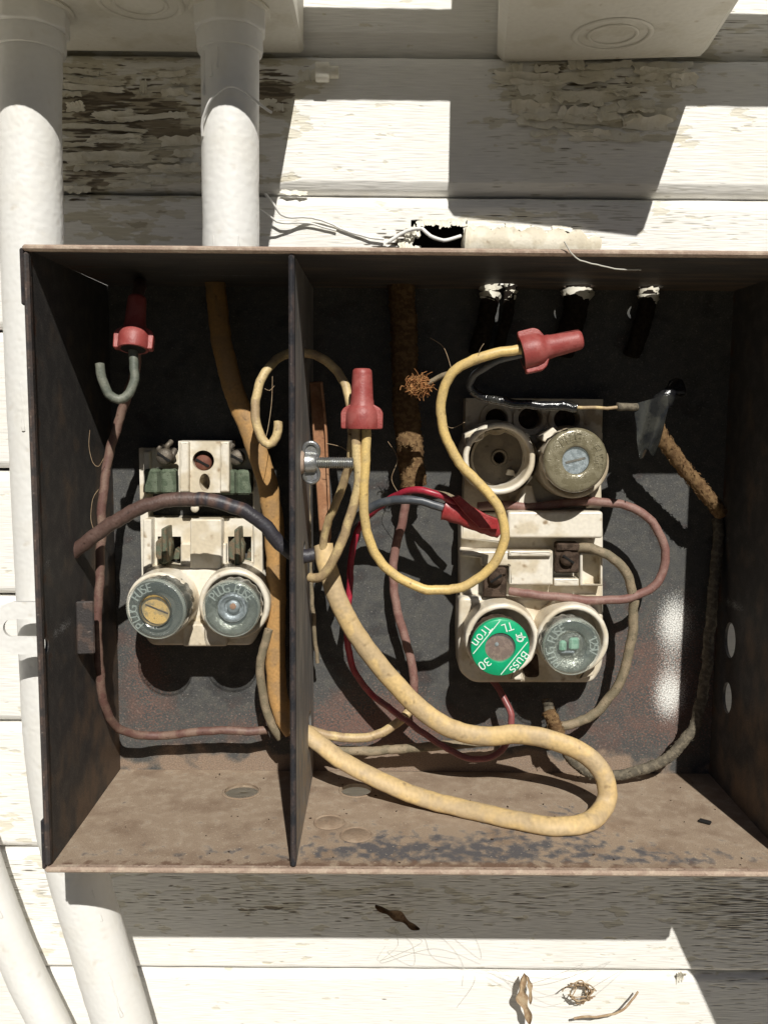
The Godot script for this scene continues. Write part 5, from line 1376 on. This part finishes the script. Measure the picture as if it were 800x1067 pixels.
# ------------------------------------------------------------------ odds and ends
func build_bits():
	# paint-caked flexible conduit above the box
	var p: Array = pts([[484, 253, -0.003], [500, 254, -0.003], [550, 255, -0.004], [590, 257, -0.006], [622, 260, -0.012]])
	var ridge := func(k: float) -> float: return 0.0064 + 0.0030 * sqrt(absf(sin(k * PI * 7.0 + 0.4)))
	spiral = 0.05
	solo("flexible_conduit", tube(p, ridge, 24, 0.75, Vector3(0, 0, 1), 0.0008, null, 0.24).mesh(), M.caked, "ridged flexible conduit caked in white paint along the box top", "conduit")
	spiral = 0.0
	# loose painted wire round the short conduit
	wire("thin white wire hooked loosely round the short conduit", [[211, 142, 0.058], [212, 122, 0.062], [220, 104, 0.066], [238, 89, 0.068], [256, 96, 0.066], [270, 108, 0.062], [283, 117, 0.058]], 1.3, M.pipe, 0.06, "stray painted wires")
	wire("stiff white wire end poking out beside the short conduit", [[276, 201, 0.01], [285, 213, 0.006], [297, 226, 0.002], [330, 228, -0.003], [368, 243, -0.004], [400, 250, -0.003]], 1.2, M.pipe, 0.0, "stray painted wires")
	wire("second white wire end below it beside the short conduit", [[268, 216, 0.01], [280, 224, 0.006], [293, 232, 0.001], [320, 232, -0.003], [350, 240, -0.004]], 1.1, M.pipe, 0.0, "stray painted wires")
	wire("kinked white wires in the dark gap of the boards", [[405, 252, -0.002], [425, 240, -0.001], [440, 238, 0.002], [448, 246, 0.004], [462, 250, 0.002], [480, 246, -0.002]], 1.8, M.pipe, 0.0, "stray painted wires")
	wire("pale hair-thin wire drooping over the box rim", [[588, 252, 0.120], [600, 268, 0.118], [622, 276, 0.116], [645, 281, 0.112], [668, 282, 0.108]], 0.7, M.web, 0.115, "stray painted wires")
	# painted stub fitting under the siding lap
	var st := thing("pipe_plug", "small stepped fitting painted white against the peeling boards", "fitting", P(343, 75, 0.0))
	var sc := P(329, 75, 0.001)
	put("nut", lathe([[0.0, 0.0], [0.0052, 0.0], [0.0054, 0.0006], [0.0054, 0.0070], [0.0050, 0.0074], [0.0, 0.0074]], sc, Vector3.RIGHT, 8).mesh(), M.flake, st)
	put("stub", lathe([[0.0, 0.0072], [0.0032, 0.0072], [0.0032, 0.0125], [0.0, 0.0127]], sc, Vector3.RIGHT, 20).mesh(), M.flake, st)
	# leaf caught in a web under the box
	var lf := MB.new()
	leaf_into(lf, pts([[391, 943, 0.004], [402, 948, 0.006], [416, 955, 0.006], [428, 963, 0.005], [437, 967, 0.003]]), 0.0032)
	solo("dry_leaf", lf.mesh(), M.leaf, "dead brown leaf hanging in the shadow under the box", "leaf")
	lf = MB.new()
	leaf_into(lf, pts([[546, 1014, 0.004], [543, 1028, 0.005], [544, 1042, 0.006], [549, 1054, 0.005], [551, 1066, 0.003]]), 0.0036)
	leaf_into(lf, pts([[548, 1016, 0.003], [552, 1028, 0.004], [552, 1046, 0.004]]), 0.0016)
	solo("dry_leaf", lf.mesh(), M.straw, "curled tan dry leaf stuck upright on the sunlit boards", "leaf")
	var tw := MB.new()
	for i in 9:
		var a := rng.randf_range(0, TAU)
		var l := []
		for k in 7:
			var b := a + k * rng.randf_range(0.5, 0.8)
			l.append(P(601 + cos(b) * rng.randf_range(7, 16) + k * 1.0, 1034 + sin(b) * rng.randf_range(6, 13), 0.001 + rng.randf_range(-0.004, 0.005)))
		tube(l, 0.00038, 6, 1.0, Vector3(0, 0, 1), 0.001, null, 0.1, tw)
	solo("dry_tendrils", tw.mesh(), M.straw, "tangle of dry curled tendrils on the lowest boards", "dead plant")
	wire("bent dry twig with a split tip on the lowest boards", [[598, 1062, 0.002], [606, 1060, 0.003], [622, 1060, 0.004], [640, 1056, 0.004], [654, 1046, 0.003], [664, 1033, 0.001]], 1.2, M.straw, 0.0, "", 1.0, 0.2, "dry_twig", "twig")
	# cobweb strands
	var cw := MB.new()
	for i in 6:
		var x := rng.randf_range(405, 470)
		var y := rng.randf_range(955, 975)
		var l := [P(x, y, -0.004)]
		for k in 4: l.append(P(x + rng.randf_range(-14, 40) * (k + 1) * 0.6, y + (k + 1) * rng.randf_range(4, 20), -0.0045))
		tube(l, 0.00008, 4, 1.0, Vector3(0, 0, 1), 0.002, null, 0.0, cw)
	for i in 8:
		var a := P(rng.randf_range(490, 540), rng.randf_range(1005, 1015), -0.0045)
		var b := P(rng.randf_range(600, 660), rng.randf_range(1000, 1015), -0.003)
		var c := P(rng.randf_range(540, 590), rng.randf_range(1010, 1050), -0.004)
		tube([a, c, b], 0.00007, 4, 1.0, Vector3(0, 0, 1), 0.002, null, 0.0, cw)
	var cobo := solo("cobwebs", cw.mesh(), M.web, "fine cobweb strands trailing over the lowest boards", "cobweb")
	cobo.set_meta("kind", "stuff")
	var th := MB.new()
	for q in [[[94, 448, 0.06], [93, 465, 0.058], [97, 482, 0.056], [103, 486, 0.055], [108, 478, 0.056]], [[103, 510, 0.055], [97, 520, 0.055], [95, 540, 0.054], [98, 552, 0.054]], [[284, 392, 0.06], [283, 420, 0.06], [279, 448, 0.063], [276, 458, 0.065]], [[276, 405, 0.062], [281, 407, 0.06], [286, 402, 0.06]], [[448, 352, 0.072], [462, 362, 0.074], [470, 384, 0.076]], [[497, 374, 0.084], [500, 364, 0.086], [504, 358, 0.087]], [[340, 462, 0.05], [356, 466, 0.05], [366, 474, 0.05]], [[404, 460, 0.03], [414, 478, 0.03], [408, 500, 0.03], [420, 520, 0.03]], [[455, 418, 0.06], [462, 438, 0.055], [470, 446, 0.05], [484, 440, 0.04]]]:
		tube(pts(q), 0.00016, 5, 1.0, Vector3(0, 0, 1), 0.0015, null, 0.0, th)
	var tho := solo("stray_threads", th.mesh(), M.straw, "hair-thin stray threads and web strands on the wires inside the box", "threads")
	tho.set_meta("kind", "stuff")
	# crumbs of grit on the box floor
	var gr := MB.new()
	for i in 60:
		var c := Vector3(rng.randf_range(L + 0.006, R - 0.01), B + 0.0004, rng.randf_range(0.004, D - 0.004))
		var s := rng.randf_range(0.0003, 0.0009)
		chamfer_box(c, Vector3(s * rng.randf_range(0.8, 2.4), s * 0.7, s), s * 0.25, Basis(Vector3.UP, rng.randf_range(0, 3)), gr)
	var gro := solo("grit", gr.mesh(), M.lug, "dark crumbs scattered over the dusty box floor", "grit")
	gro.set_meta("kind", "stuff")
	solo("metal_scrap", prism(poly([[727, 853], [734, 851], [740, 857], [733, 859]], 0.07), 0.0, 0.001, 0.0003).mesh() if false else chamfer_box(PY(734, 856, B + 0.001), Vector3(0.0062, 0.0014, 0.0030), 0.0004, Basis(Vector3.UP, -0.6)).mesh(), M.dark, "small black scrap lying on the dusty box floor", "scrap")

func leaf_into(mb: MB, spine: Array, w: float):
	var path := smooth_path(spine, 0.0012)
	var rows := []
	for i in path.size():
		var t: float = path[i][1]
		var d: Vector3 = (path[mini(i + 1, path.size() - 1)][0] - path[maxi(i - 1, 0)][0]).normalized()
		var s := d.cross(Vector3(0, 0, 1)).normalized()
		var ww := w * sin(PI * clampf(t * 0.92 + 0.06, 0, 1)) * (0.8 + 0.3 * sin(t * 17.0))
		var row := []
		for k in 5:
			var u := k / 2.0 - 1.0
			row.append(path[i][0] + s * u * ww + Vector3(0, 0, u * u * w * 0.7 * (0.6 + 0.4 * sin(t * 9.0))))
		rows.append(row)
	grid_sheet(mb, rows, 0.0003)
